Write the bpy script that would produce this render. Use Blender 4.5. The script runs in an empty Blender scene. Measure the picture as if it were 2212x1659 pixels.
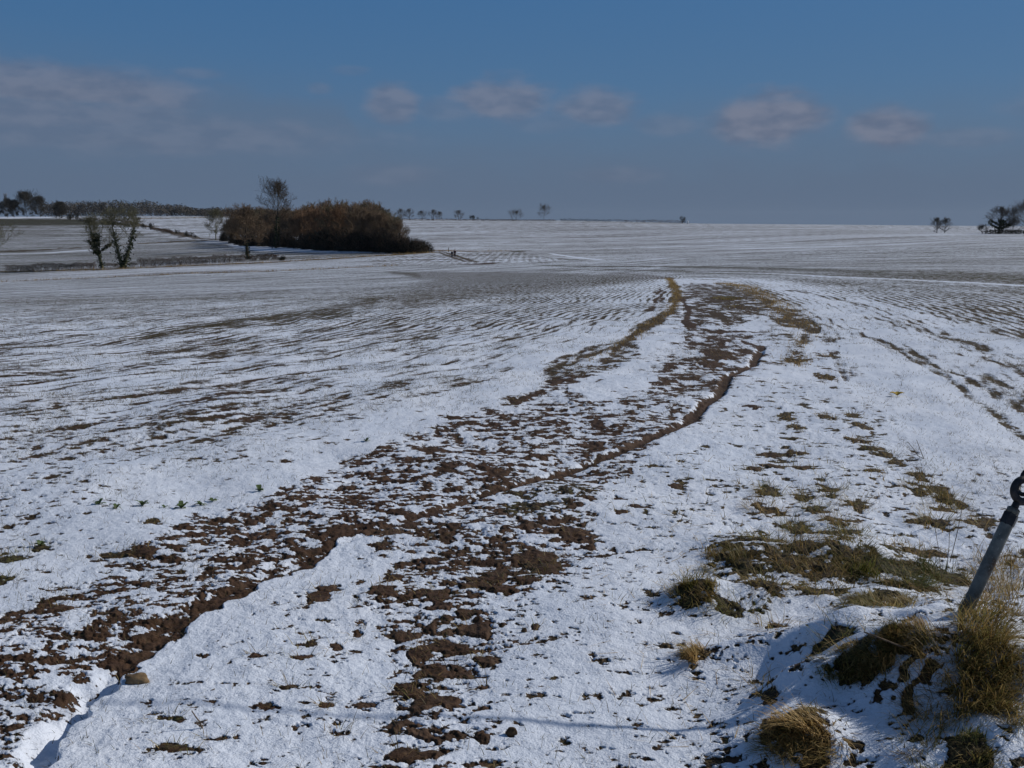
import bpy, math, random
import numpy as np
from mathutils import Vector
S = bpy.context.scene
COL = S.collection

# ------------------------------------------------------------------ camera
FOC = 2268.0; PITCH = math.radians(8.75); EYE = 1.6       # measured on a 2212 x 1659 view of the photograph
cam_d = bpy.data.cameras.new('camera'); cam = bpy.data.objects.new('camera', cam_d); COL.objects.link(cam)
cam_d.sensor_width = 36.0; cam_d.lens = FOC / 2212 * 36; cam_d.clip_start = 0.05; cam_d.clip_end = 12000
cam.location = (0, 0, EYE); cam.rotation_euler = (math.radians(90) - PITCH, 0, 0)
S.camera = cam
# ------------------------------------------------------------------ view
S.view_settings.view_transform = 'Standard'; S.view_settings.look = 'None'
S.view_settings.gamma = 1.0; S.view_settings.exposure = -0.42
# ------------------------------------------------------------------ sun and sky
SUN_AZ = math.radians(68); SUN_EL = math.radians(31)       # azimuth clockwise from the view direction (+Y)
sd = Vector((math.sin(SUN_AZ) * math.cos(SUN_EL), math.cos(SUN_AZ) * math.cos(SUN_EL), math.sin(SUN_EL)))
sl = bpy.data.lights.new('sun', 'SUN'); sl.energy = 4.2; sl.angle = math.radians(0.53); sl.color = (1.0, 0.955, 0.88)
so = bpy.data.objects.new('sun', sl); COL.objects.link(so); so.rotation_euler = sd.to_track_quat('Z', 'Y').to_euler()

W = bpy.data.worlds.new('World'); S.world = W; W.use_nodes = True
nt = W.node_tree; N = nt.nodes; LK = nt.links; N.clear()
def wn(t, **k):
    n = N.new(t)
    for a, b in k.items(): setattr(n, a, b)
    return n
def wm(op, a, b=None, c=None, clamp=False):
    n = N.new('ShaderNodeMath'); n.operation = op; n.use_clamp = clamp
    for i, x in enumerate((a, b, c)):
        if x is None: continue
        if isinstance(x, (int, float)): n.inputs[i].default_value = x
        else: LK.new(x, n.inputs[i])
    return n.outputs[0]
def wmix(f, a, b):
    n = N.new('ShaderNodeMix'); n.data_type = 'RGBA'
    for s, x in ((n.inputs[0], f), (n.inputs[6], a), (n.inputs[7], b)):
        if isinstance(x, (int, float)): s.default_value = x
        elif isinstance(x, tuple): s.default_value = (*x, 1)
        else: LK.new(x, s)
    return n.outputs[2]
WSTR = 0.10
sky = wn('ShaderNodeTexSky'); sky.sky_type = 'NISHITA'; sky.sun_disc = False
sky.sun_elevation = SUN_EL; sky.sun_rotation = SUN_AZ; sky.air_density = 1.0; sky.dust_density = 0.3; sky.ozone_density = 2.5
hs = wn('ShaderNodeHueSaturation'); hs.inputs['Saturation'].default_value = 1.0; hs.inputs['Value'].default_value = 0.85
LK.new(sky.outputs[0], hs.inputs['Color'])
geo = wn('ShaderNodeTexCoord'); sep = wn('ShaderNodeSeparateXYZ'); LK.new(geo.outputs['Generated'], sep.inputs[0])
X, Y, Z = sep.outputs
az = wm('ARCTAN2', X, Y)
el = wm('ARCSINE', Z)
nzc = wn('ShaderNodeCombineXYZ'); LK.new(wm('MULTIPLY', az, 14.0), nzc.inputs[0]); LK.new(wm('MULTIPLY', el, 34.0), nzc.inputs[1])
nz = wn('ShaderNodeTexNoise'); nz.inputs['Scale'].default_value = 1.0; nz.inputs['Detail'].default_value = 7; nz.inputs['Roughness'].default_value = 0.58
LK.new(nzc.outputs[0], nz.inputs['Vector'])
nzf = wm('SUBTRACT', nz.outputs[0], 0.5)
nzd = wn('ShaderNodeTexNoise'); nzd.inputs['Scale'].default_value = 2.2; nzd.inputs['Detail'].default_value = 5
nzc2 = wn('ShaderNodeVectorMath', operation='ADD'); LK.new(nzc.outputs[0], nzc2.inputs[0]); nzc2.inputs[1].default_value = (7.3, 3.1, 5.5)
LK.new(nzc2.outputs[0], nzd.inputs['Vector'])
def ang(u, v):
    xc = (u - 1106) / FOC; yc = -(v - 829.5) / FOC
    dx, dy, dz = xc, math.cos(PITCH) + yc * math.sin(PITCH), -math.sin(PITCH) + yc * math.cos(PITCH)
    return math.atan2(dx, dy), math.atan2(dz, math.hypot(dx, dy))
clouds = [  # position, radii on the 2212 view, opacity
    (110, 185, 310, 48, .58), (60, 245, 300, 50, .42), (330, 290, 480, 45, .35), (850, 222, 62, 45, .60), (1090, 215, 125, 50, .66), (980, 235, 90, 30, .28),
    (1275, 230, 100, 42, .60), (1650, 258, 150, 58, .82), (1735, 255, 60, 40, .30), (1450, 268, 80, 28, .30), (1915, 278, 95, 48, .76),
    (2080, 295, 110, 22, .28), (860, 378, 110, 26, .22), (1330, 378, 110, 22, .22), (1180, 262, 120, 26, .2), (690, 190, 30, 14, .25),
    (760, 152, 50, 12, .18), (430, 160, 60, 14, .25), (2400, 210, 180, 60, .5), (-260, 150, 260, 60, .6), (2900, 330, 200, 60, .5)]
acc = None
for (u, v, ru, rv, op) in clouds:
    a0, e0 = ang(u, v)
    dx = wm('DIVIDE', wm('SUBTRACT', az, a0), ru / FOC); dy = wm('DIVIDE', wm('SUBTRACT', el, e0), rv / FOC)
    # flat underside: stretch below
    d = wm('SQRT', wm('ADD', wm('MULTIPLY', dx, dx), wm('MULTIPLY', dy, dy)))
    d = wm('ADD', d, wm('MULTIPLY', nzf, -1.7))
    m = wn('ShaderNodeMapRange', interpolation_type='SMOOTHSTEP')
    LK.new(d, m.inputs[0]); m.inputs[1].default_value = 1.2; m.inputs[2].default_value = 0.42; m.inputs[3].default_value = 0; m.inputs[4].default_value = op
    acc = m.outputs[0] if acc is None else wm('MAXIMUM', acc, m.outputs[0])
def mr(x, a, b, c, d, sm=True):
    m = wn('ShaderNodeMapRange', interpolation_type='SMOOTHSTEP' if sm else 'LINEAR')
    LK.new(x, m.inputs[0])
    for i, q in enumerate((a, b, c, d)): m.inputs[i + 1].default_value = q
    return m.outputs[0]
# low bank of grey stratus: thick at the horizon, higher on the left
top = wm('MULTIPLY_ADD', mr(az, -0.45, 0.05, 1, 0), 0.035, 0.115)
rel = wm('DIVIDE', wm('ADD', el, wm('MULTIPLY', nzf, 0.045)), top)
band = mr(rel, 1.15, 0.15, 0.0, 0.93)
band2 = mr(wm('ADD', rel, wm('MULTIPLY', mr(az, -.16, -.02, 0, 1), 3.0)), 0.96, 0.70, 0.0, 0.62)
bandt = wm('MAXIMUM', band, band2)
skyc = hs.outputs[0]
rampc = wmix(mr(el, 0.0, 0.30, 0, 1), (1.05, 2.15, 3.8), (0.36, 1.68, 4.15))
skyc = wmix(mr(el, 0.10, 0.8, 0.9, 0.0), skyc, rampc)
c1 = wmix(bandt, skyc, (1.42, 2.02, 3.08))
cloudc = wmix(mr(nzd.outputs[0], .35, .65, 0, 1), (1.65, 2.02, 3.0), (2.55, 2.78, 3.70))
c2 = wmix(acc, c1, cloudc)
bg = wn('ShaderNodeBackground'); bg.inputs['Strength'].default_value = WSTR; LK.new(c2, bg.inputs['Color'])
wo = wn('ShaderNodeOutputWorld'); LK.new(bg.outputs[0], wo.inputs[0])

# ================================================================== numeric helpers
def _hash(ix, iy, seed):
    h = (ix.astype(np.int64) * 374761393 + iy.astype(np.int64) * 668265263 + seed * 974634777) & 0xffffffff
    h = ((h ^ (h >> 13)) * 1274126177) & 0xffffffff
    h = (h ^ (h >> 16)) & 0xffff
    return h.astype(np.float32) * np.float32(2 * math.pi / 65536)
def pn(x, y, seed=0):
    """gradient noise, std about 0.25 -> scaled to std about 1"""
    ix = np.floor(x); iy = np.floor(y); fx = (x - ix).astype(np.float32); fy = (y - iy).astype(np.float32)
    ux = fx * fx * fx * (fx * (fx * 6 - 15) + 10); uy = fy * fy * fy * (fy * (fy * 6 - 15) + 10)
    def g(a, b):
        t = _hash(ix + a, iy + b, seed); return np.cos(t) * (fx - a) + np.sin(t) * (fy - b)
    n0 = g(0, 0) * (1 - ux) + g(1, 0) * ux; n1 = g(0, 1) * (1 - ux) + g(1, 1) * ux
    return (n0 * (1 - uy) + n1 * uy) * 3.6
def sstep(a, b, x):
    t = np.clip((x - a) / (b - a), 0, 1); return t * t * (3 - 2 * t)

# ================================================================== terrain
def ray(u, v):
    xc = (np.asarray(u, float) - 1106) / FOC; yc = -(np.asarray(v, float) - 829.5) / FOC
    return xc, math.cos(PITCH) + yc * math.sin(PITCH), -math.sin(PITCH) + yc * math.cos(PITCH)
def proj(x, y, z):
    dz = z - EYE; depth = y * math.cos(PITCH) - dz * math.sin(PITCH); up = y * math.sin(PITCH) + dz * math.cos(PITCH)
    return 1106 + FOC * x / depth, 829.5 - FOC * up / depth
COLS = [-300, 0, 450, 900, 1300, 1700, 2212, 2600]
DS =      [20,  30,  50,  80,  120, 200, 248, 290, 330, 400, 450, 550, 750, 900, 1000, 1300, 2500]
TAB = {
 -300:    [700, 660, 644, 634, 628, 620, 608, 596, 590, 578, 560, 530, 492, 478, 470, 474, 478],
 0:       [698, 656, 636, 625, 619, 612, 597, 585, 580, 568, 550, 524, 487, 474, 466, 470, 478],
 450:     [694, 650, 628, 613, 605, 592, 578, 567, 558, 546, 538, 520, 486, 472, 463, 468, 478],
 900:     [690, 645, 620, 604, 592, 574, 556, 543, 535, 519, 511, 496, 480, 472.5, 474, 477, 482],
 1300:    [688, 636, 600, 588, 579, 566, 556, 548, 540, 524, 514, 500, 482, 475, 476, 479, 483],
 1700:    [684, 630, 593, 576, 567, 553, 546, 539, 531, 515, 508, 497, 486.5, 489, 489, 489, 489],
 2212:    [680, 624, 584, 562, 549, 532, 527, 521, 516, 510, 507, 503, 508, 508, 507, 504, 500],
 2600:    [680, 624, 582, 558, 544, 527, 522, 517, 513, 508, 505, 503, 508, 508, 507, 504, 500]}
nodes_lr = np.array([math.log(q) for q in [0.5, 6, 10] + DS])
LR = np.linspace(math.log(0.5), math.log(6000), 520)
zc = []; thc = []
for c in COLS:
    zs = [0, 0, 0]
    for D, v in zip(DS, TAB[c]):
        dx, dy, dz = ray(c, v); zs.append(EYE + D * dz / math.hypot(dx, dy))
    thc.append(math.atan2((c - 1106) / FOC, 1.0))
    # resample z, then smooth in ln r
    t = np.interp(LR, nodes_lr, np.array(zs)); zc.append(t)
zc = np.array(zc); TH = np.linspace(thc[0], thc[-1], 140)
ZG = np.array([np.interp(TH, thc, zc[:, j]) for j in range(len(LR))]).T
def smooth(a, ax, s):
    n = int(3 * s); k = np.exp(-0.5 * (np.arange(-n, n + 1) / s) ** 2); k /= k.sum()
    pad = [(0, 0), (0, 0)]; pad[ax] = (n, n); b = np.pad(a, pad, mode='edge')
    return np.apply_along_axis(lambda m: np.convolve(m, k, mode='valid'), ax, b)
ZG = smooth(ZG, 1, 5.0); ZG = smooth(ZG, 0, 7.0)
ZMEAN = ZG.mean(axis=0)
def macro(x, y):
    r = np.hypot(x, y) + 1e-6; th = np.arctan2(x, y)
    fi = np.clip((th - TH[0]) / (TH[1] - TH[0]), 0, len(TH) - 1.001); fj = np.clip((np.log(r) - LR[0]) / (LR[1] - LR[0]), 0, len(LR) - 1.001)
    i = fi.astype(int); j = fj.astype(int); a = fi - i; b = fj - j
    z = (ZG[i, j] * (1 - a) + ZG[i + 1, j] * a) * (1 - b) + (ZG[i, j + 1] * (1 - a) + ZG[i + 1, j + 1] * a) * b
    w = sstep(0.65, 2.6, np.abs(th)); zm = ZMEAN[j] * (1 - b) + ZMEAN[j + 1] * b
    return z * (1 - w) + zm * w
HUM = [  # x, y, rx, ry, h   hummocks of the bank on the right and under the tussocks
]
def bank(x, y):
    e = 1 / (1 + np.exp(-(x - 1.20 - 0.10 * np.sin(y * 5)) / 0.17))          # rises to the right
    f = np.exp(-np.abs((y - 3.22) / np.where(y > 3.22, 0.75, 0.42)) ** 2.4)
    z = 0.31 * e * f
    for (hx, hy, ax, ay, h) in HUM:
        z = z + h * np.exp(-((x - hx) / ax) ** 2 - ((y - hy) / ay) ** 2)
    return z
def ground(x, y):
    x = np.asarray(x, float); y = np.asarray(y, float)
    return macro(x, y) + bank(x, y)
def unproj(u, v, rmax=1700.0):
    """where the line of sight through (u, v) first meets the terrain"""
    dx, dy, dz = ray(u, v); k = math.hypot(dx, dy)
    r = np.exp(np.linspace(math.log(1.5), math.log(rmax), 5000))
    x = dx / k * r; y = dy / k * r; z = EYE + dz / k * r
    h = ground(x, y); below = np.nonzero(z < h)[0]
    i = below[0] if len(below) else len(r) - 1
    return float(x[i]), float(y[i])
def lp(u, v):
    x, y = unproj(u, v); return math.atan2(x, y), math.log(math.hypot(x, y))
for (u, v, rx, ry, h) in [(1735, 1610, .17, .13, .08), (1905, 1400, .20, .16, .07), (1510, 1300, .12, .16, .09), (1600, 1210, .2, .3, .05),
                          (1840, 1215, .3, .3, .06), (1900, 1300, .2, .15, .05), (1640, 1300, .25, .2, .07), (2050, 1640, .22, .15, .08),
                          (1700, 1490, .16, .08, .10), (1640, 1540, .16, .06, .03), (1600, 1410, .2, .08, .04), (1975, 1500, .12, .1, .06), (1790, 1370, .22, .1, .05)]:
    x, y = unproj(u, v); HUM.append((x, y, rx, ry, h))

# ------------------------------------------------------------------ ground grid (polar, fine where the field is near)
f1 = 1050.0
rr = [1.6]
while rr[-1] < 60: rr.append(rr[-1] + max(0.0045, 0.85 * rr[-1] ** 2 / (f1 * 1.75)) * (0.85 if rr[-1] < 12 else 1))
while rr[-1] < 1500: rr.append(rr[-1] * 1.011)
while rr[-1] < 5500: rr.append(rr[-1] * 1.08)
rr = np.array([0.3, 0.7, 1.1, 1.35] + rr)
tf = np.arange(-0.50, 0.5001, 0.00088)
tl = -np.concatenate([np.arange(0.51, 0.9, 0.012), np.arange(0.9, 3.15, 0.07)])[::-1]; tr_ = -tl[::-1]
tt = np.concatenate([tl, tf, tr_])
NR, NT = len(rr), len(tt)
print('ground grid', NR, NT, NR * NT)
TT, RR = np.meshgrid(tt, rr)                                # rows: radius
GX = (np.sin(TT) * RR); GY = (np.cos(TT) * RR); LRR = np.log(RR)
Z0 = ground(GX, GY)
rows_lr = np.log(rr)

def box(t0, t1, l0, l1):
    i0 = max(0, np.searchsorted(rows_lr, l0) - 1); i1 = min(NR, np.searchsorted(rows_lr, l1) + 1)
    j0 = max(0, np.searchsorted(tt, t0) - 1); j1 = min(NT, np.searchsorted(tt, t1) + 1)
    return slice(i0, i1), slice(j0, j1)
def polydist(pts, margin_m=None, full=False):
    """distance in metres (local scale) to a traced line, signed: + to its left when walking along it; also the position along it 0..1"""
    P = np.array([lp(u, v) for (u, v) in pts])
    if full: sl_ = (slice(0, NR), slice(0, NT))
    else:
        rmin = math.exp(P[:, 1].min()); m = margin_m / rmin
        sl_ = box(P[:, 0].min() - m, P[:, 0].max() + m, P[:, 1].min() - m, P[:, 1].max() + m)
    A = TT[sl_]; B = LRR[sl_]; best = np.full(A.shape, 1e9); sg = np.zeros(A.shape); al = np.zeros(A.shape); n = len(P) - 1
    for k in range(n):
        a = P[k]; b = P[k + 1]; d = b - a; L2 = d @ d + 1e-12
        t = ((A - a[0]) * d[0] + (B - a[1]) * d[1]) / L2
        tc = np.clip(t, 0 if (k > 0 or not full) else -9, 1 if (k < n - 1 or not full) else 9)
        qx = A - a[0] - tc * d[0]; qy = B - a[1] - tc * d[1]; q = np.hypot(qx, qy)
        m = q < best; best = np.where(m, q, best)
        sg = np.where(m, np.sign(d[0] * qy - d[1] * qx), sg); al = np.where(m, (k + tc) / n, al)
    return sl_, best * RR[sl_] * sg, al
WT = (pn(TT * 22, LRR * 22, 201) * .011 + pn(TT * 60, LRR * 60, 202) * .005).astype(np.float32) * (1 - .8 * sstep(40, 120, RR))
WL = (pn(TT * 22, LRR * 22, 203) * .016 + pn(TT * 60, LRR * 60, 204) * .008).astype(np.float32) * (1 - .9 * sstep(30, 90, RR))
def polyin(pts):
    P = np.array([lp(u, v) for (u, v) in pts]); sl_ = box(P[:, 0].min(), P[:, 0].max(), P[:, 1].min(), P[:, 1].max())
    A = TT[sl_] + WT[sl_]; B = LRR[sl_] + WL[sl_]; ins = np.zeros(A.shape, bool); n = len(P)
    for k in range(n):
        a = P[k]; b = P[(k + 1) % n]
        if abs(a[1] - b[1]) < 1e-9: continue
        c = ((a[1] > B) != (b[1] > B)) & (A < (b[0] - a[0]) * (B - a[1]) / (b[1] - a[1]) + a[0]); ins ^= c
    return sl_, ins
def soft(m, s=1):
    m = m.astype(np.float32)
    for _ in range(s):
        m[1:-1, 1:-1] = (m[1:-1, 1:-1] * 2 + m[:-2, 1:-1] + m[2:, 1:-1] + m[1:-1, :-2] + m[1:-1, 2:]) / 6
    return m
def region(pts, s=6):
    s = s * 3; sl_, ins = polyin(pts); full = np.zeros((NR, NT), np.float32); full[sl_] = soft(ins, s); return full

P_ = np.full((NR, NT), 0.10, np.float32)      # how much of the ground is bare
GK = np.full((NR, NT), 0.6, np.float32)       # bare ground: 0 mud, 1 vegetation
GR = np.full((NR, NT), 0.5, np.float32)       # vegetation: 0 straw, 1 green
BIG = np.zeros((NR, NT), np.float32)          # weight of the coarse, cloddy pattern
ROW = np.zeros((NR, NT), np.float32)          # drill row strength
CUT = np.zeros((NR, NT), np.float32)          # ruts, metres below the field
FORCE = np.zeros((NR, NT), np.float32)        # adds to (+) or removes (-) the snow directly
wx = pn(GX * 0.35, GY * 0.35, 11); wy = pn(GX * 0.12, GY * 0.12, 12)
# --- left field, right field and the strip between them
EL = [(1441, 597), (1448, 606), (1459, 623), (1463, 640), (1456, 660), (1447, 673), (1425, 688), (1382, 717), (1330, 750), (1216, 815), (1165, 846), (1105, 872), (1047, 894), (942, 918),
      (729, 1015), (646, 1040), (521, 1090), (396, 1123), (292, 1190), (208, 1231), (140, 1290), (20, 1335), (-150, 1400)]
ER = [(1520, 606), (1596, 613), (1640, 627), (1670, 646), (1705, 660), (1740, 690), (1775, 722), (1800, 790), (1870, 900), (1960, 1000), (2080, 1120), (2300, 1300)]
_, dl, al = polydist(EL, full=True)
_, dr, ar = polydist(ER, full=True)
inL = (dl < 0); inR = (dr > 0)
_pt = lambda u, v: (np.searchsorted(rows_lr, lp(u, v)[1]), np.searchsorted(tt, lp(u, v)[0]))
if not inL[_pt(500, 850)]: inL = ~inL
if not inR[_pt(2050, 800)]: inR = ~inR
rE = math.exp(max(lp(1448, 604)[1], lp(1520, 606)[1])); late = (RR > rE) & (TT < math.atan(374 / FOC)); inL = np.where(RR > rE, late, inL); inR = np.where(RR > rE, ~late, inR)
far = sstep(12, 38, RR)
mid = sstep(6.5, 14, RR); P_ = np.where(inL, 0.22 + .07 * mid + 0.14 * far, P_); P_ = np.where(inR, 0.27 + .09 * mid + 0.10 * far, P_)
P_ += np.where(inL | inR, 0.035 * wx + 0.05 * wy, 0) * (0.4 + 0.6 * far)
GK = np.where(inL | inR, 0.45 + 0.45 * far, GK); GR = np.where(inL | inR, 0.55, GR)
# clean band of snow just outside the strip
P_ *= np.where(inL, 1 - 0.70 * np.exp(-(np.abs(dl) / (0.9 + 0.02 * RR)) ** 2) * (RR < rE), 1)
P_ *= np.where(inR, 1 - 0.8 * np.exp(-((np.abs(dr) - 0.9) / 1.0) ** 2) * sstep(6, 9, RR) * (RR < rE), 1)
# drill rows: offsets of traced rows
_, sL, tL = polydist([(0, 842), (300, 812), (640, 770), (960, 712), (1250, 655), (1380, 612), (1430, 598)], full=True)
_, sR, tR = polydist([(1480, 596), (1620, 606), (1760, 630), (1884, 666), (1951, 694), (2046, 735), (2212, 830)], full=True)
SS = np.where(inR, sR, sL).astype(np.float32)
ROW = np.where(inL, 1.0, np.where(inR, 1.0, 0)) * (.25 * sstep(5, 9, RR) + .75 * sstep(12, 22, RR)) * (1 - sstep(70, 110, RR))
along = RR * 1.0
along = np.where(inR, GY, (GX + GY) * .707); streak = pn(SS / 0.42, along / 7.0, 21) * 0.6 + pn(SS / 1.3, along / 18.0, 22) * 0.8
P_ += np.where(inL | inR, 0.075, 0) * streak * sstep(5, 10, RR) * (1 - sstep(110, 150, RR))
long_ = pn(SS / 1.1, along / 45.0, 23) * .9 + pn(SS / 3.0, along / 70.0, 24) * .8
P_ += np.where(inL | inR, 0.085, 0) * long_ * sstep(30, 48, RR)
def line(pts, w, p, gk=None, gr=None, big=None, row=None, wob=0.0, mul=None, force=0):
    sl_, d, a = polydist(pts, margin_m=6 * w + 1)
    x = np.abs(d) + wob * w * wx[sl_]
    f = np.exp(-(x / w) ** 4)
    for arr, val in ((P_, p), (GK, gk), (GR, gr), (BIG, big), (ROW, row)):
        if val is not None: arr[sl_] = arr[sl_] * (1 - f) + val * f
    if force: FORCE[sl_] += force * f
def area(pts, p=None, gk=None, gr=None, big=None, row=None, s=6):
    f = region(pts, s)
    for arr, val in ((P_, p), (GK, gk), (GR, gr), (BIG, big), (ROW, row)):
        if val is not None: arr[:] = arr * (1 - f) + val * f
# tramline-like brown dashes in the left field
for pts, w, p in [([(-60, 852), (0, 842), (180, 812), (330, 800)], .06, .6), ([(430, 872), (560, 836), (650, 820), (760, 806)], .07, .55), ([(160, 930), (330, 905), (520, 885), (640, 868)], .12, .4),
                  ([(-40, 1000), (150, 950), (330, 930)], .10, .3), ([(330, 745), (480, 735)], .12, .4), ([(-20, 772), (120, 762)], .10, .5), ([(820, 760), (1000, 745)], .12, .35),
                  ([(500, 905), (620, 895), (720, 860)], .12, .4)]:
    line(pts, w, p, gk=.35, wob=.5)
# olive band where the rows turn
area([(826, 587), (905, 590), (921, 604), (905, 620), (820, 655), (745, 682), (605, 694), (430, 714), (240, 734), (430, 702), (600, 680), (720, 664), (830, 640), (900, 622), (912, 606), (890, 596)], .80, .9, .45, row=.8, s=10)
area([(900, 588), (1180, 590), (1420, 598), (1420, 606), (1250, 620), (1060, 640), (930, 655), (820, 672), (905, 622), (918, 606)], .66, .9, .45, row=1.3, s=12)
area([(1040, 588), (1180, 592), (1400, 600), (1300, 616), (1150, 622), (1000, 618)], .72, .9, .5, row=1.6, s=10)
area([(700, 676), (760, 672), (760, 688), (690, 692)], .75, .9, .6, s=5)
# streaks right of the strip, near the brow
line([(1180, 574), (1480, 577), (1900, 592), (2230, 607)], 1.6, .75, .95, .7, wob=.4)
line([(1325, 590), (1440, 603), (1530, 605)], .45, .65, .6, .3, wob=.4)
line([(1300, 583), (1600, 592), (1900, 600), (2230, 612)], 1.0, .7, .9, .6, wob=.4)
line([(1500, 588), (1780, 598), (2230, 620)], .3, .05)
for k, (a, b, c) in enumerate([((1700, 628), (1900, 668), (2120, 724)), ((1760, 640), (2000, 680), (2230, 730)), ((1900, 690), (2080, 740), (2230, 800)), ((1850, 720), (2040, 800), (2230, 900)),
                               ((1980, 745), (2120, 810), (2230, 870)), ((1950, 760), (2090, 850), (2230, 960)), ((2000, 650), (2230, 690), (2300, 705))]):
    line([a, b, c], .11 if k % 2 == 0 else .07, .50, .6, .4, wob=.6)
for a, b, c in [((1750, 660), (1900, 715), (2100, 800)), ((1850, 650), (2050, 705), (2230, 770)), ((1800, 740), (1950, 830), (2140, 960))]:
    line([a, b, c], .22, .04)
# --- the strip: dry edges, mud, ruts
strip = (~inL & ~inR) & (RR > 2)
P_ = np.where(strip, 0.13, P_); GK = np.where(strip, .5, GK); GR = np.where(strip, .35, GR)
MUD = [(1478, 612), (1600, 616), (1640, 660), (1660, 700), (1665, 745), (1640, 790), (1580, 830), (1560, 860), (1500, 910), (1420, 955), (1400, 1000), (1340, 1050), (1290, 1110), (1300, 1200), (1230, 1260),
       (1130, 1290), (1080, 1440), (1040, 1560), (1010, 1680), (830, 1700), (860, 1450), (790, 1290), (760, 1200), (560, 1290), (300, 1450), (180, 1580), (60, 1720), (-200, 1700), (-200, 1420), (20, 1335), (208, 1231),
       (292, 1190), (396, 1123), (521, 1090), (646, 1040), (729, 1015), (942, 918), (1047, 894), (1105, 872), (1165, 846), (1216, 815), (1290, 780), (1400, 720), (1440, 700), (1475, 670), (1462, 640)]
area(MUD, .37, .30, .35, big=1, s=3)
area([(1478, 614), (1600, 618), (1645, 660), (1655, 700), (1500, 700), (1480, 670)], .64, .45, .6, big=.8, s=4)
area([(1480, 705), (1560, 720), (1640, 760), (1560, 820), (1500, 870), (1400, 850), (1420, 780), (1460, 740)], .52, .3, .3, s=5)
area([(1050, 900), (1280, 895), (1480, 900), (1370, 960), (1180, 1030), (1000, 1090), (640, 1110), (560, 1090), (730, 1020), (900, 935)], .49, .15, .3, s=5)
area([(420, 1120), (560, 1090), (730, 1050), (900, 1060), (860, 1130), (730, 1180), (600, 1240), (480, 1310), (340, 1420), (230, 1400), (250, 1290), (330, 1210)], .50, .15, .2, s=5)
area([(0, 1340), (200, 1250), (330, 1290), (330, 1420), (220, 1480), (60, 1560), (-60, 1600), (-60, 1380)], .50, .2, .2, s=5)
area([(900, 1120), (1100, 1060), (1290, 1090), (1290, 1180), (1200, 1230), (1080, 1260), (900, 1250)], .55, .3, .3, s=5)
area([(1060, 1070), (1200, 1040), (1290, 1060), (1250, 1110), (1100, 1120)], .5, .6, .6, s=4)
# clean snow within the strip
area([(1230, 825), (1350, 800), (1420, 790), (1400, 850), (1340, 868), (1250, 870)], .07, s=5)
area([(1330, 765), (1440, 705), (1478, 685), (1475, 720), (1440, 770), (1380, 800), (1290, 812), (1260, 800)], .09, s=5)
area([(1600, 690), (1650, 690), (1650, 716), (1580, 716)], .12, s=3)
area([(760, 1215), (830, 1190), (850, 1230), (790, 1290), (830, 1400), (850, 1560), (820, 1680), (100, 1720), (120, 1660), (320, 1432), (440, 1345), (600, 1262)], .085, .4, .4, big=.6, s=4)
# dry grass bands
line([(1445, 600), (1458, 623), (1463, 640), (1458, 657), (1450, 672), (1429, 685), (1403, 701), (1382, 717), (1356, 735), (1330, 750)], .15, .80, .8, .12, big=.5, wob=.5, row=0)
line([(1330, 750), (1270, 783), (1216, 813)], .20, .62, .6, .15, big=.5, wob=.7, row=0)
line([(1216, 815), (1172, 844), (1130, 862)], .17, .85, .1, .2, big=1, wob=.6)
area([(1549, 608), (1596, 614), (1632, 623), (1661, 642), (1697, 655), (1731, 683), (1757, 704), (1770, 721), (1742, 723), (1745, 742), (1733, 752), (1718, 738), (1700, 704), (1662, 668), (1620, 640), (1590, 624)], .80, .85, .10, big=.6, row=0, s=3)
area([(1640, 660), (1700, 700), (1720, 760), (1700, 800), (1670, 760), (1650, 700)], .30, .8, .2, s=5)
area([(1700, 755), (1740, 758), (1742, 800), (1715, 806), (1698, 775)], .68, .55, .25, big=1, s=3)
area([(1770, 722), (1800, 730), (1810, 830), (1780, 835), (1768, 780)], .35, .5, .25, big=.8, s=4)
line([(1425, 625), (1428, 640), (1418, 655), (1404, 672)], .10, .8, .2, .2, big=.8, wob=.8)
area([(1640, 860), (1800, 850), (1900, 960), (1950, 1000), (1860, 1100), (1620, 1080), (1600, 960)], .20, .8, .45, big=.9, s=8)
area([(1400, 980), (1620, 880), (1640, 1040), (1560, 1180), (1380, 1180)], .14, .75, .5, big=.7, s=8)
area([(1530, 1150), (1960, 1130), (2060, 1240), (2040, 1300), (1700, 1300), (1540, 1290)], .36, .95, .55, big=1, s=6)
area([(2000, 1200), (2300, 1200), (2300, 1700), (2080, 1700), (2050, 1400)], .22, 1, .5, big=1, s=6)
# ruts
RUT = [(1648, 750), (1634, 770), (1625, 790), (1597, 802), (1574, 812), (1563, 830), (1556, 850), (1520, 875), (1486, 910), (1446, 935), (1372, 965), (1292, 993), (1226, 1015), (1138, 1042), (1057, 1066), (985, 1092), (880, 1128), (790, 1155), (741, 1170)]
sl_, d, a = polydist(RUT, margin_m=1.5)
wv = .055 * (0.55 + 0.45 * sstep(1.0, .55, a)); f = np.exp(-(np.abs(d) / wv) ** 4) * (0.35 + .65 * sstep(.95, .6, a) * sstep(0, .04, a))
P_[sl_] = P_[sl_] * (1 - f) + f * (.97); GK[sl_] *= 1 - .8 * f; CUT[sl_] = np.maximum(CUT[sl_],   .03 * f)
RUT2 = [(790, 1148), (741, 1165), (670, 1220), (575, 1260), (521, 1294), (433, 1335), (386, 1375), (311, 1426), (250, 1477), (203, 1528), (162, 1582), (112, 1656), (60, 1740)]
sl_, d, a = polydist(RUT2, margin_m=1.5)
side = -1.0
dd = d
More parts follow.
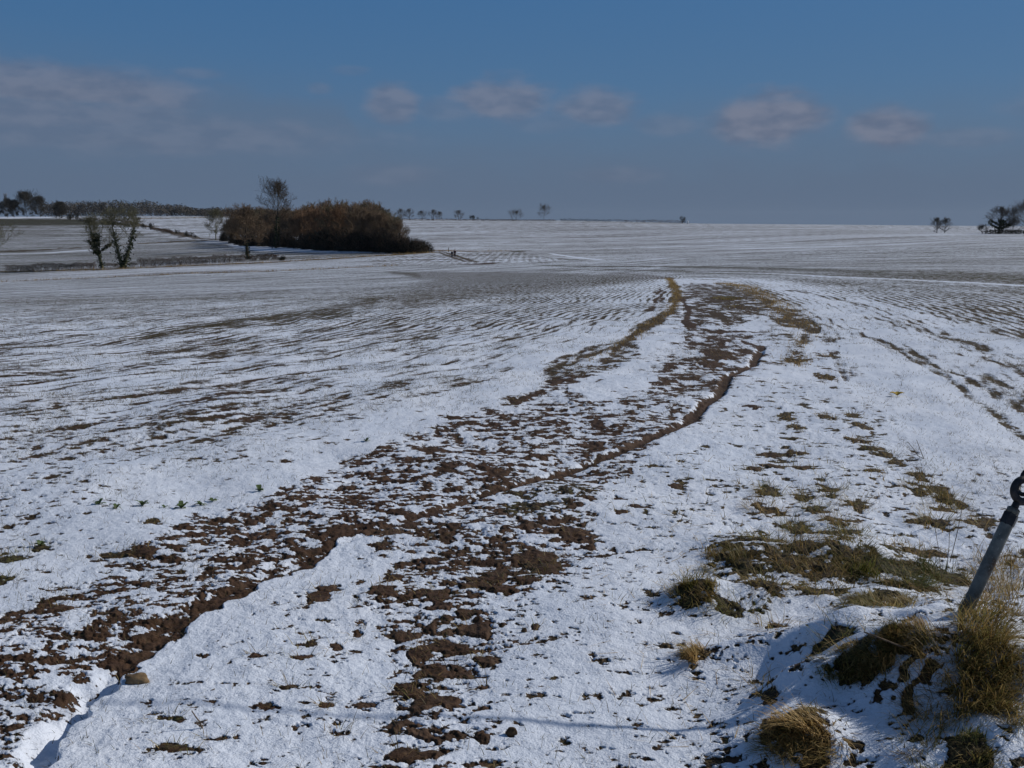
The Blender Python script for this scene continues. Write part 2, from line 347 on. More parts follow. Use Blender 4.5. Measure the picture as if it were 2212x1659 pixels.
# find which sign is the left of the picture
i_, j_ = np.unravel_index(np.argmin(np.abs(TT[sl_] - lp(60, 1500)[0]) + np.abs(LRR[sl_] - lp(60, 1500)[1])), d.shape)
if d[i_, j_] < 0: dd = -d                       # dd > 0 : muddy side
wn_ = 0.02 * pn(GX[sl_] * 9, GY[sl_] * 9, 31)
q = dd + wn_
f = sstep(-.006, .012, q) * (1 - sstep(.06, .16, q))
snowy = sstep(.58, .70, a)
P_[sl_] = P_[sl_] * (1 - f) + f * (.88 * (1 - snowy) + .02 * snowy); GK[sl_] *= 1 - .9 * f
CUT[sl_] = np.maximum(CUT[sl_], f * (.016 + .045 * snowy))
# crisp snow lip on the far side
g = sstep(.0, -.01, q) * (1 - sstep(-.10, -.20, q)); FORCE[sl_] += 2.0 * g * (a > .02)
for pts, w, p in [([(1567, 722), (1611, 741), (1648, 751)], .06, .95), ([(1465, 641), (1475, 652), (1489, 672), (1481, 696), (1497, 709), (1528, 716), (1567, 722)], .07, .93),
                  ([(1559, 719), (1600, 718), (1658, 719)], .12, .9), ([(1567, 722), (1562, 745), (1540, 775)], .10, .75), ([(996, 1087), (900, 1130), (840, 1150)], .05, .8)]:
    line(pts, w, p, gk=.1, big=.5, wob=.5)
# --- the far country
FIELD = [(-300, 638), (0, 610), (200, 601), (420, 591), (600, 586), (860, 574), (1020, 572), (1180, 566), (1400, 558), (1700, 545), (2000, 535), (2212, 528), (2700, 515)]
_, dF, aF = polydist(FIELD, full=True)
if dF[np.searchsorted(rr, 600), np.searchsorted(tt, 0)] < 0: dF = -dF
beyond = (dF > 0) & (RR > 60)
P_ = np.where(beyond, .40 + .03 * wy, P_); GK = np.where(beyond, .95, GK); GR = np.where(beyond, .4, GR); BIG = np.where(beyond, 0, BIG); ROW = np.where(beyond, .0, ROW)
P_ = P_ + 0
st2 = pn(dF / 2.2, TT * 10, 41) * .8 + pn(dF / 6., TT * 7, 42) * 1.1 + pn(dF / 18, TT * 5, 44) + pn(dF / 50, TT * 6, 43) * .5

# left valley side, greener and thinner snow
left_valley = [(-400, 700), (-400, 500), (0, 482), (120, 480), (180, 484), (300, 503), (420, 518), (480, 530), (700, 545), (930, 547), (560, 566), (298, 577), (30, 592), (-100, 600)]
area(left_valley, .56, .95, .6, s=3)
area([(-300, 474), (0, 473), (170, 474), (220, 480), (280, 487), (100, 486), (0, 488), (-300, 490)], .88, 1, .95, s=2)
area([(-300, 466), (0, 466), (90, 466), (110, 471), (0, 472), (-300, 474)], .12, s=1)
area([(880, 476), (1500, 484), (2000, 502), (2000, 520), (1300, 520), (940, 520)], .42, 1, .3, s=3)
area([(480, 528), (620, 530), (730, 536), (900, 541), (900, 546), (700, 546), (560, 542)], .08, s=2)
for pts, w, p, gk, gr in [([(-50, 588), (200, 583), (400, 574), (560, 568), (700, 560), (850, 551), (935, 545)], 3.0, .95, 1, .15),
                          ([(-100, 613), (0, 609), (200, 601), (420, 591), (600, 586), (860, 574)], 1.4, .85, .9, .12), ([(860, 574), (1020, 572), (1050, 566)], .9, .75, .4, .2),
                          ([(1180, 566), (1400, 557), (1700, 544), (2000, 534), (2230, 527)], .9, .75, .7, .3), ([(-50, 545), (50, 542), (180, 535), (300, 527), (430, 520), (480, 516)], 3, .9, 1, .2),
                          ([(150, 470), (260, 476), (330, 492), (400, 510), (440, 516)], 4.0, .85, 1, .15), ([(250, 474), (400, 471), (520, 469)], 4, .85, 1, .15),
                          ([(930, 541), (1010, 543), (1130, 542)], 2.5, .9, 1, .2), ([(1190, 470), (1480, 480)], 8, .6, 1, .2),
                          ([(1120, 543), (1100, 548), (1160, 556), (1250, 562)], 2.0, .75, 1, .6),
                          ([(890, 492), (1060, 494), (1300, 490), (1700, 487)], 1.2, .6, 1, .4), ([(1150, 498), (1500, 494), (1900, 503)], 1.5, .5, 1, .4)]:
    line(pts, w, p, gk, gr, wob=.5)
line([(1190, 571), (1400, 562), (1700, 549), (2000, 539), (2230, 532)], 1.1, .16, wob=.3)
line([(0, 550), (100, 547), (200, 540)], 2.0, .05)
line([(1190, 548), (1215, 552), (1300, 562)], .8, .05)
# plough lines on the slope by the walkers
sl_, ins = polyin([(800, 573), (800, 557), (930, 549), (1110, 544), (1230, 563), (1020, 571)])
fx = region([(800, 573), (800, 557), (930, 549), (1110, 544), (1230, 563), (1020, 571)], 3)
th_, lr_ = TT, LRR
ph = (GX - GY * -.12 + 12 * np.sin(GY * .012)) / 1.55
P_ = P_ * (1 - fx) + fx * (.45 + .13 * np.sin(2 * math.pi * ph + wx * 1.2) + .12 * wx)
for pts in ([(950, 546), (965, 552), (990, 560), (1005, 565)], [(960, 545), (985, 553), (1020, 565)], [(975, 549), (1010, 560), (1030, 566)]):
    line(pts, .5, .85, .7, .3)
line([(1012, 572), (1045, 571), (1060, 568)], 1.6, .95, .1, .2)
P_ += np.where(beyond & (P_ > .2), .055 * st2, 0)
# soil and grass patches seen one by one in the photograph: u, v, ru, rv, vegetation, green
PATCH = [(1572, 646, 26, 22, .4, .6), (1590, 664, 18, 8, .3, .5), (1554, 769, 30, 10, .1, .2), (1528, 786, 24, 7, .1, .2), (1062, 1251, 42, 18, .2, .3), (941, 1290, 60, 16, .2, .3), (824, 1282, 26, 16, .2, .3),
 (859, 1247, 26, 14, .3, .3), (1019, 1266, 36, 8, .1, .3), (1082, 1276, 34, 9, .1, .3), (1140, 1262, 22, 7, .1, .3), (1179, 1227, 38, 20, .3, .4), (949, 1321, 28, 9, 0, .3), (996, 1333, 34, 12, 0, .3),
 (1027, 1364, 50, 14, .1, .3), (972, 1395, 44, 18, .1, .3), (902, 1411, 26, 20, .1, .3), (964, 1446, 52, 20, .1, .3), (1042, 1426, 26, 10, .1, .3), (878, 1490, 40, 14, .2, .3), (900, 1505, 30, 8, .2, .3),
 (949, 1524, 55, 14, .1, .3), (863, 1571, 36, 9, .0, .3), (945, 1600, 44, 15, .0, .3), (867, 1637, 52, 13, .2, .3), (703, 1282, 26, 18, .1, .3), (726, 1399, 16, 10, .1, .3), (867, 1376, 30, 10, .1, .3),
 (773, 1368, 16, 9, .1, .3), (1105, 1590, 11, 9, 0, .3), (730, 1585, 24, 8, .1, .3), (1156, 1364, 10, 7, .2, .3), (703, 1524, 14, 6, .1, .3), (1050, 1487, 12, 5, .1, .3), (1048, 1533, 14, 6, .0, .3),
 (555, 1423, 30, 7, .1, .3), (697, 1300, 28, 14, .2, .3), (369, 1629, 52, 12, .5, .6), (474, 1602, 34, 7, .3, .4), (372, 1560, 26, 7, .6, .7), (660, 1396, 22, 9, .5, .4), (657, 1425, 24, 6, .3, .4),
 (626, 1487, 20, 6, .5, .5), (444, 1420, 9, 6, 0, .3), (280, 1448, 26, 9, 0, .3), (1653, 1105, 36, 12, 1, .1), (1853, 1096, 26, 9, 1, .4), (1810, 1132, 26, 12, 1, .3), (1725, 1144, 28, 14, 1, .7),
 (1767, 1106, 26, 8, 1, .6), (1646, 1173, 36, 12, 1, .7), (1592, 1202, 34, 24, 1, .4), (1692, 1219, 26, 16, 1, .35), (1735, 1191, 28, 12, 1, .3), (1835, 1209, 42, 24, 1, .5), (1925, 1227, 50, 18, 1, .9),
 (1828, 1155, 36, 9, 1, .8), (1771, 1240, 40, 16, 1, .3), (1653, 1266, 38, 14, 1, .4), (1771, 1280, 40, 12, 1, .5), (1900, 1300, 56, 16, 1, .6), (1968, 1266, 60, 9, 1, .3), (2021, 1134, 34, 14, .8, .4),
 (1986, 1191, 50, 8, 1, .2), (2050, 1237, 40, 16, 1, .9), (1592, 1320, 46, 11, 1, .8), (1674, 1359, 30, 9, 1, .1), (1807, 1370, 40, 12, 1, .7), (1932, 1392, 46, 20, 1, .35), (1850, 1425, 52, 20, 1, .4),
 (1628, 1455, 16, 8, .8, .2), (1664, 1497, 24, 7, .8, .3), (1735, 1592, 78, 44, 1, .1), (1989, 1588, 34, 14, 1, .7), (1971, 1508, 14, 26, .5, .1), (2072, 1630, 70, 22, 1, .4), (1496, 1282, 34, 24, 1, .5),
 (1500, 1419, 26, 18, 1, .1), (1433, 1399, 16, 7, 1, .4), (1410, 1317, 14, 6, 1, .6), (1721, 781, 22, 14, .6, .2), (1786, 769, 16, 6, .5, .2), (1786, 814, 16, 10, .8, .2), (1721, 928, 15, 8, .9, .3),
 (1629, 879, 16, 5, .1, .3), (1702, 901, 16, 6, .8, .3), (1786, 903, 16, 6, .8, .3), (1843, 899, 18, 5, .8, .3), (1859, 925, 18, 8, .6, .3), (1851, 952, 24, 6, .8, .3), (1881, 971, 18, 7, .9, .5),
 (1916, 982, 22, 6, .9, .4), (1941, 1001, 14, 6, .9, .4), (1890, 1023, 20, 6, .9, .3), (1667, 979, 34, 5, .3, .3), (1727, 979, 20, 5, .5, .4), (1627, 1014, 18, 6, .4, .3), (1667, 1006, 20, 5, .4, .3),
 (1735, 1009, 22, 5, .4, .3), (1659, 1063, 24, 14, 1, .6), (1735, 1079, 18, 12, 1, .5), (1792, 1064, 30, 5, 1, .5), (1797, 1079, 14, 5, 1, .5), (1987, 1036, 20, 9, .9, .3), (1992, 1060, 34, 10, 1, .4),
 (2046, 1074, 26, 14, 1, .5), (2030, 1095, 30, 8, 1, .4), (1773, 1044, 10, 6, .9, .8), (2120, 1138, 30, 8, .8, .3), (90, 1178, 22, 9, .8, .7), (20, 1205, 34, 12, .9, .8), (0, 1255, 24, 9, .9, .8),
 (240, 1200, 40, 5, .7, .3), (330, 1135, 26, 5, .7, .4), (310, 1200, 20, 10, .2, .3), (130, 1320, 34, 9, .2, .2), (620, 995, 20, 4, .3, .3), (1460, 1050, 14, 5, .2, .3), (1380, 1100, 22, 6, .1, .3),
 (1340, 1110, 16, 5, .1, .3), (1110, 867, 22, 8, .1, .3), (980, 905, 30, 6, .1, .3), (1240, 1150, 40, 12, .2, .4), (1150, 1200, 46, 14, .2, .4), (1410, 300 + 1000, 12, 5, .8, .5)]
pn1 = pn(GX * 11, GY * 11, 51); pn2 = pn(GX * 24, GY * 24, 52)
PW = []                                                    # world places of the patches, for the blades
for (u, v, ru, rv, vg, gn) in PATCH:
    x, y = unproj(u, v); r = math.hypot(x, y); h = EYE - float(ground(x, y)); ax = ru / FOC * r; ay = min(rv * r * r / (FOC * h), ax * 2.2)
    PW.append((x, y, ax, ay, vg, gn)); m = 2.2 * max(ax, ay) / r
    sl_ = box(math.atan2(x, y) - m, math.atan2(x, y) + m, math.log(r) - m, math.log(r) + m)
    d = np.sqrt(((GX[sl_] - x) / ax) ** 2 + ((GY[sl_] - y) / ay) ** 2) + .30 * pn1[sl_] + .22 * pn2[sl_]
    f = np.clip(1.36 - d, 0, 1); f = f * f * (3 - 2 * f)
    FORCE[sl_] -= 3.0 * f; GK[sl_] = GK[sl_] * (1 - f) + vg * f; GR[sl_] = GR[sl_] * (1 - f) + gn * f; BIG[sl_] = np.maximum(BIG[sl_], .7 * f)

# ------------------------------------------------------------------ the snow pattern itself
P_ = np.clip(P_, .012, .985)
from math import erf
pt = np.linspace(-3, 3, 200); pc = np.array([0.5 * (1 + erf(a / 2 ** .5)) for a in pt])
TQ = np.interp(P_, pc, pt).astype(np.float32)
dpx = np.maximum(RR / f1, RR * RR / (f1 * 1.75) * .45)      # size of a grid cell on the ground
def oct_(wl, seed, amp, asp=.68):
    k = 1 - sstep(.25, .55, dpx / wl); return (pn(GX / wl, GY / (wl * asp), seed) * k * amp).astype(np.float32), amp * amp * (1 - k * k)
def fb(wls, amps, seed):
    tot = 0; miss = 0; s = math.sqrt(sum(a * a for a in amps))
    for i, (w, a) in enumerate(zip(wls, amps)):
        t, m = oct_(w, seed + i, a / s); tot = tot + t; miss = miss + m
    return tot, miss
nb, mb = fb([.50, .24, .12, .06, .03, .015], [.35, .62, .9, .9, .75, .55], 61)
WR = (ROW > 0).astype(np.float32) * sstep(5, 12, RR)
nf, mf = fb([1.2, .4, .14, .07, .035, .017], [.20, .30, .8, .95, .75, .45], 71)
ALN = np.where(inR, GY, (GX + GY) * .707)
nr = 0; mr_ = 0
for i_, (w_, a_) in enumerate([(.5, .25), (.2, .55), (.09, .5), (.045, .4)]):
    k_ = 1 - sstep(.25, .55, dpx / w_ * .7); nr = nr + pn(SS / w_, ALN / (w_ * 6), 171 + i_) * k_ * a_; mr_ = mr_ + a_ * a_ * (1 - k_ * k_)
RF = WR * sstep(14, 24, RR); nf = nf * np.sqrt(1 - .60 * WR - .28 * RF) * np.where(WR > 0, .8, 1) + nr * np.sqrt(.55 * WR + .25 * RF); mf = mf * (1 - WR) + WR * np.clip(mr_ + .25, 0, 1)
NN = nb * BIG + nf * (1 - BIG); norm = np.sqrt(BIG ** 2 + (1 - BIG) ** 2); NN /= norm
FINE = np.sqrt(np.clip(mb * BIG + mf * (1 - BIG), 0, 1)).astype(np.float32)
COV = NN - TQ + FORCE                                       # > 0 : snow lies here
# relief
near = 1 - sstep(18, 32, RR)
snow_t = sstep(-.15, .25, COV) * .007 + sstep(.1, -1.6, COV) * .012 * BIG
clod = (pn(GX / .11, GY / .11, 81) * .5 + pn(GX / .05, GY / .05, 82) * .3 + pn(GX / .022, GY / .022, 83) * .22) * .0065 * (1 - .5 * sstep(0, .5, COV)) * (.35 + .65 * BIG)
lump = pn(GX / .75, GY / .75, 84) * .012 + pn(GX / .24, GY / .24, 85) * .0028 + pn(GX / .07, GY / .07, 86) * .0011 * sstep(0, .4, COV)
rough_r = sstep(.7, 1.5, GX) * (1 - sstep(4.0, 6.5, GY)) * (GY > 0)
lump = lump * (1 + 1.1 * rough_r) + rough_r * pn(GX / .10, GY / .10, 87) * .0035
bankn = pn(GX / .35, GY / .35, 88) * .035 * np.clip(bank(GX, GY) / .2, 0, 1)
ZD = Z0 + near * (snow_t + clod + lump + bankn) - CUT * (1 - sstep(25, 40, RR))
ZD += (1 - near) * .02

def set_float(me, name, arr):
    a = me.attributes.new(name, 'FLOAT', 'POINT'); a.data.foreach_set('value', np.ascontiguousarray(arr, dtype=np.float32).ravel())
def mesh_np(name, V, F, mat=None, nper=4, smooth=True, attrs=None):
    me = bpy.data.meshes.new(name); V = np.asarray(V, np.float32); F = np.asarray(F, np.int32)
    me.vertices.add(len(V)); me.vertices.foreach_set('co', V.ravel())
    me.loops.add(F.size); me.loops.foreach_set('vertex_index', F.ravel())
    me.polygons.add(len(F)); me.polygons.foreach_set('loop_start', np.arange(0, F.size, nper, dtype=np.int32))
    me.polygons.foreach_set('use_smooth', np.full(len(F), smooth))
    me.update(calc_edges=True)
    for k, v in (attrs or {}).items(): set_float(me, k, v)
    if mat: me.materials.append(mat)
    return me
def link(name, me, parent=None, label=None, cat=None, group=None, kind=None):
    o = bpy.data.objects.new(name, me); COL.objects.link(o)
    if parent: o.parent = parent
    for k, v in (('label', label), ('category', cat), ('group', group), ('kind', kind)):
        if v: o[k] = v
    return o
def empty(name, loc, label, cat, group=None):
    o = link(name, None, None, label, cat, group); o.location = loc; o.empty_display_size = .2; return o

# ================================================================== materials
def mat(name):
    m = bpy.data.materials.new(name); m.use_nodes = True; t = m.node_tree; b = t.nodes['Principled BSDF']
    b.inputs['Roughness'].default_value = .85; b.inputs['Specular IOR Level'].default_value = .25
    return m, t, b
class NB:
    def __init__(s, t): s.t = t
    def n(s, ty, **k):
        n = s.t.nodes.new(ty)
        for a, b in k.items(): setattr(n, a, b)
        return n
    def put(s, sock, x):
        if isinstance(x, (int, float)): sock.default_value = x
        elif isinstance(x, tuple): sock.default_value = (*x, 1) if len(x) == 3 and sock.type == 'RGBA' else x
        else: s.t.links.new(x, sock)
    def m(s, op, a, b=None, c=None, clamp=False):
        n = s.n('ShaderNodeMath', operation=op); n.use_clamp = clamp
        for i, x in enumerate((a, b, c)):
            if x is not None: s.put(n.inputs[i], x)
        return n.outputs[0]
    def mix(s, f, a, b):
        n = s.n('ShaderNodeMix', data_type='RGBA'); s.put(n.inputs[0], f); s.put(n.inputs[6], a); s.put(n.inputs[7], b); return n.outputs[2]
    def mr(s, x, a, b, c=0, d=1, sm=True):
        n = s.n('ShaderNodeMapRange', interpolation_type='SMOOTHSTEP' if sm else 'LINEAR'); s.put(n.inputs[0], x)
        for i, q in enumerate((a, b, c, d)): s.put(n.inputs[i + 1], q)
        return n.outputs[0]
    def noise(s, scale, detail=3, rough=.5, vec=None, off=0):
        n = s.n('ShaderNodeTexNoise'); n.inputs['Scale'].default_value = scale; n.inputs['Detail'].default_value = detail; n.inputs['Roughness'].default_value = rough
        if vec is None:
            g = s.n('ShaderNodeTexCoord').outputs['Object']
        else: g = vec
        if off:
            a = s.n('ShaderNodeVectorMath', operation='ADD'); s.t.links.new(g, a.inputs[0]); a.inputs[1].default_value = (off, off * .7, off * .3); g = a.outputs[0]
        s.t.links.new(g, n.inputs['Vector']); return n.outputs[0]
    def attr(s, name):
        return s.n('ShaderNodeAttribute', attribute_name=name).outputs['Fac']

gm, gt, gb = mat('snowy_field'); b = NB(gt)
cov = b.attr('cov'); fine = b.attr('fine'); gk = b.attr('gk'); gr = b.attr('gr'); ss = b.attr('ss'); rowa = b.attr('row')
pos = b.n('ShaderNodeNewGeometry').outputs['Position']
vm_ = b.n('ShaderNodeVectorMath', operation='MULTIPLY'); gt.links.new(pos, vm_.inputs[0]); vm_.inputs[1].default_value = (1.5, .55, 1)
n1 = b.noise(3.2, 7, .72, vm_.outputs[0]); n2 = b.noise(70, 3, .6, pos, 3.3)
cv_ = b.n('ShaderNodeCombineXYZ'); b.put(cv_.inputs[0], b.m('MULTIPLY', ss, 10.0)); b.put(cv_.inputs[1], b.m('MULTIPLY', b.attr('al'), 1.6))
nrow = b.noise(1.0, 5, .62, cv_.outputs[0]); wr_ = b.attr('wr')
nmix = b.m('ADD', b.m('MULTIPLY', b.m('SUBTRACT', n1, .5), b.m('MULTIPLY_ADD', wr_, -.70, 1.0)), b.m('MULTIPLY', b.m('SUBTRACT', nrow, .5), b.m('MULTIPLY', wr_, .85)))
fn = b.m('MULTIPLY', nmix, b.m('MULTIPLY', fine, 8.5))
jit = b.m('MULTIPLY', b.m('SUBTRACT', b.noise(.5, 2, .5, pos, 9), .5), .35)
row = b.m('SINE', b.m('MULTIPLY', b.m('ADD', ss, jit), 2 * math.pi / .17))
brk = b.mr(b.noise(.6, 3, .6, pos, 17), .30, .55, .35, 1)
rown = b.m('MULTIPLY', b.m('MULTIPLY', row, rowa), b.m('MULTIPLY_ADD', brk, -.95, 0.0))
c = b.m('ADD', b.m('ADD', cov, fn), b.m('ADD', b.m('ADD', b.m('MULTIPLY', b.m('SUBTRACT', n2, .5), 1.5), b.m('MULTIPLY', b.m('SUBTRACT', b.noise(28, 3, .65, pos, 41), .5), 2.2)), rown))
sfa = b.mr(c, -.05, .22); sfb = b.mr(c, -.45, .75); wr2 = b.m('MULTIPLY', wr_, .75)
sf = b.m('ADD', b.m('MULTIPLY', sfa, b.m('SUBTRACT', 1.0, wr2)), b.m('MULTIPLY', sfb, wr2))
# bare ground colours
soilc = b.mix(b.mr(b.noise(26, 5, .6, pos, 5), .3, .7), (.032, .0155, .0075), (.078, .039, .019))
soilc = b.mix(b.mr(b.noise(3, 3, .5, pos, 6), .55, .75), soilc, (.090, .052, .030))
straw = b.mix(b.mr(b.noise(120, 2, .6, pos, 8), .35, .65), (.050, .028, .011), (.20, .125, .048))
green = b.mix(b.mr(b.noise(120, 3, .6, pos, 4), .35, .65), (.028, .027, .008), (.115, .104, .034))
vgn = b.m('ADD', gr, b.m('MULTIPLY', b.m('SUBTRACT', b.noise(14, 3, .6, pos, 2), .5), 1.6))
veg = b.mix(b.mr(vgn, .2, .8), straw, green)
veg = b.mix(b.mr(b.noise(42, 4, .65, pos, 44), .44, .60), (.022, .015, .007), veg)
gkn = b.m('ADD', gk, b.m('MULTIPLY', b.m('SUBTRACT', b.noise(18, 3, .6, pos, 12), .5), 1.4))
bare = b.mix(b.mr(gkn, .3, .7), soilc, veg)
snowc = b.mix(b.mr(b.noise(.8, 4, .6, pos, 21), .3, .7), (.69, .745, .85), (.76, .80, .885))
# thin snow lets a little of the ground through
thin = b.m('MULTIPLY', b.mr(c, .1, 1.2, .84, 1.0), b.m('SUBTRACT', 1.02, b.m('MULTIPLY', b.attr('pp'), .32)), clamp=True)
snowc = b.mix(thin, bare, snowc)
gt.links.new(b.mix(sf, bare, snowc), gb.inputs['Base Color'])
gt.links.new(b.mr(sf, 0, 1, .8, .62), gb.inputs['Roughness'])
bh = b.m('ADD', b.m('MULTIPLY', b.noise(38, 4, .62, pos, 1), .55), b.m('MULTIPLY', b.noise(130, 2, .6, pos, 31), .25))
bh = b.m('ADD', bh, b.m('MULTIPLY', sf, .55))
bn = b.n('ShaderNodeBump'); bn.inputs['Strength'].default_value = .85; bn.inputs['Distance'].default_value = .014
gt.links.new(bh, bn.inputs['Height']); gt.links.new(bn.outputs[0], gb.inputs['Normal'])

idx = np.arange(NR * NT, dtype=np.int32).reshape(NR, NT)
F = np.stack([idx[:-1, :-1], idx[1:, :-1], idx[1:, 1:], idx[:-1, 1:]], -1).reshape(-1, 4)[:, ::-1]
V = np.stack([GX, GY, ZD], -1).reshape(-1, 3)
seam = np.stack([idx[:-1, -1], idx[1:, -1], idx[1:, 0], idx[:-1, 0]], -1)[:, ::-1]
F = np.concatenate([F, seam])
gme = mesh_np('ground', V, F, gm, attrs=dict(cov=COV, fine=FINE, gk=GK, gr=GR, ss=SS, al=np.where(inR, GY, (GX + GY) * .707), wr=WR, row=ROW, pp=P_ * (1 - np.clip(BIG, 0, 1)) * sstep(8, 25, RR)))
link('ground', gme, kind='structure')
def zat(x, y):
    th = np.arctan2(x, y); lr = np.log(np.hypot(x, y))
    fj = np.interp(th, tt, np.arange(NT)); fi = np.interp(lr, rows_lr, np.arange(NR)); i = np.clip(fi.astype(int), 0, NR - 2); j = np.clip(fj.astype(int), 0, NT - 2); a = fi - i; b_ = fj - j
    return (ZD[i, j] * (1 - a) + ZD[i + 1, j] * a) * (1 - b_) + (ZD[i, j + 1] * (1 - a) + ZD[i + 1, j + 1] * a) * b_
def covat(x, y):
    i = np.clip(np.searchsorted(rows_lr, np.log(np.hypot(x, y))), 0, NR - 1); j = np.clip(np.searchsorted(tt, np.arctan2(x, y)), 0, NT - 1); return COV[i, j], P_[i, j], GK[i, j], SS[i, j], inL[i, j] | inR[i, j]

# ================================================================== grass blades
def blade_mat(name, dry, green):
    m, t, pb = mat(name); q = NB(t); a = q.attr('tint'); h = q.attr('hue')
    cc = q.mix(h, q.mix(a, dry[0], dry[1]), q.mix(a, green[0], green[1])); t.links.new(cc, pb.inputs['Base Color'])
    pb.inputs['Roughness'].default_value = .55
    tr = q.n('ShaderNodeBsdfTranslucent'); t.links.new(cc, tr.inputs['Color']); mx = q.n('ShaderNodeMixShader'); mx.inputs[0].default_value = .38
    t.links.new(pb.outputs[0], mx.inputs[1]); t.links.new(tr.outputs[0], mx.inputs[2]); t.links.new(mx.outputs[0], t.nodes['Material Output'].inputs['Surface'])
    return m
M_BL = blade_mat('grass_blades', ((.16, .080, .022), (.62, .43, .18)), ((.060, .072, .012), (.20, .205, .05)))
M_SEED = blade_mat('seedlings', ((.10, .060, .028), (.22, .15, .075)), ((.045, .055, .018), (.12, .13, .055)))
def blades(x, y, z, L, wd, lean, az_, tint, hue, nseg=3, droop=.6):
    """flat tapering blades that bend over; arrays, one entry per blade"""
    n = len(x); ca, sa = np.cos(az_), np.sin(az_); out = []
    # the blade turns its flat side about at random
    fa = az_ + math.pi / 2 + np.random.default_rng(int(n)).uniform(-.6, .6, n); fx_, fy_ = np.cos(fa), np.sin(fa)
    px, py, pz = x.copy(), y.copy(), z.copy(); vs = []
    for k in range(nseg + 1):
        w = wd * (1 - (k / nseg) ** 1.5) * .5 + wd * .06
        vs.append(np.stack([px - fx_ * w, py - fy_ * w, pz], -1)); vs.append(np.stack([px + fx_ * w, py + fy_ * w, pz], -1))
        ll = lean + droop * (k / nseg) * (k + .5) / nseg
        px = px + np.sin(ll) * ca * L / nseg; py = py + np.sin(ll) * sa * L / nseg; pz = pz + np.cos(ll) * L / nseg
    V = np.stack(vs, 1).reshape(-1, 3); m = 2 * (nseg + 1); base = (np.arange(n) * m)[:, None, None]
    q = np.array([[2 * k, 2 * k + 1, 2 * k + 3, 2 * k + 2] for k in range(nseg)])[None]
    F = (base + q).reshape(-1, 4)
    return V, F, np.repeat(tint, m), np.repeat(hue, m)
def blade_obj(name, parts, material, **kw):
    Vs, Fs, ts, hs_ = [], [], [], []; o = 0
    for (V, F, t, h) in parts: Vs.append(V); Fs.append(F + o); ts.append(t); hs_.append(h); o += len(V)
    me = mesh_np(name, np.concatenate(Vs), np.concatenate(Fs), material, smooth=False, attrs=dict(tint=np.concatenate(ts), hue=np.concatenate(hs_)))
    return link(name, me, **kw)
rng = np.random.default_rng(5)
# seedlings over the two fields
n = 420000
r = np.exp(rng.uniform(math.log(2.7), math.log(42), n)); th = rng.uniform(-.50, .50, n)
x = np.sin(th) * r; y = np.cos(th) * r; cv, pp, gg, s_, infield = covat(x, y)
prob = np.where(infield, .55, .12) * np.clip(r / 9, .12, 1.3) * (.35 + 2.2 * np.clip(pp, 0, .5)) * np.where(cv < .3, 1.3, .75)
patchy = np.clip(1 + .6 * pn(x / .5, y / .5, 91) + .5 * pn(x / 1.7, y / 1.7, 92), .05, 2.5)
keep = (rng.random(n) < prob * patchy * .8)
x, y, r = x[keep], y[keep], r[keep]; n = len(x)
parts = []
for k in range(3):
    jx = rng.normal(0, .012, n); jy = rng.normal(0, .012, n); L = rng.uniform(.015, .055, n) * rng.uniform(.5, 1.2, n)
    parts.append(blades(x + jx, y + jy, zat(x + jx, y + jy) - .006, L, rng.uniform(.0014, .0026, n) * np.clip(r / 7, 1, 2.6), rng.uniform(.5, 1.5, n), rng.uniform(0, 6.28, n), rng.random(n), np.clip(rng.normal(.42, .35, n), 0, 1), 2, .7))
blade_obj('crop_seedlings', parts, M_SEED, kind='stuff', label='short thin crop seedlings poking through the snow of the fields', cat='grass')
# grass in the bare patches
parts = []
SPECIAL = {(1735, 1592): 0, (1932, 1392): 1, (1850, 1425): 2, (1900, 1300): 3, (1925, 1227): 4, (2072, 1630): 5, (1592, 1202): 6, (1500, 1419): 7}
for k, (P0, (px, py, ax, ay, vg, gn)) in enumerate(zip(PATCH, PW)):
    if (P0[0], P0[1]) in SPECIAL: continue
    if vg < .05: continue
    rd = math.hypot(px, py); n = int(np.clip(ax * ay * 30000 * vg, 24, 2600) * np.clip(5 / rd, .35, 1.4))
    a = rng.uniform(0, 6.28, n); q = np.sqrt(rng.random(n)) * 1.22; x = px + np.cos(a) * q * ax; y = py + np.sin(a) * q * ay
    hl = .088 * (1.2 if P0[1] > 1050 and P0[0] > 1450 else .75)
    L = rng.uniform(.35, 1.25, n) * hl; out = np.arctan2(y - py, x - px) + rng.normal(0, .9, n)
    parts.append(blades(x, y, zat(x, y) - .01, L, rng.uniform(.0016, .0034, n) * max(1, rd / 6), rng.uniform(.5, 1.5, n), out, rng.random(n) ** 1.2, np.clip(rng.normal(gn, .3, n), 0, 1), 3, .9))
# straggling grass round the right-hand bank and the strip
n = 22000
x = rng.uniform(.45, 3.0, n); y = rng.uniform(2.5, 7.0, n); cv, pp, gg, s_, inf = covat(x, y)
k = rng.random(n) < np.clip(.035 + .75 * (cv < .25) * (gg > .6) + .12 * sstep(.9, 1.5, x) * (y < 3.8), 0, 1) * np.clip(1 + .9 * pn(x / .3, y / .3, 93), 0.05, 2)
x, y = x[k], y[k]; n = len(x)
parts.append(blades(x, y, zat(x, y) - .01, rng.uniform(.02, .085, n) * rng.uniform(.6, 1.4, n), rng.uniform(.0014, .003, n) * np.clip(y / 4, 1, 2), rng.uniform(.3, 1.5, n), rng.uniform(0, 6.28, n), rng.random(n), np.clip(rng.normal(.35, .35, n), 0, 1), 3, .8))
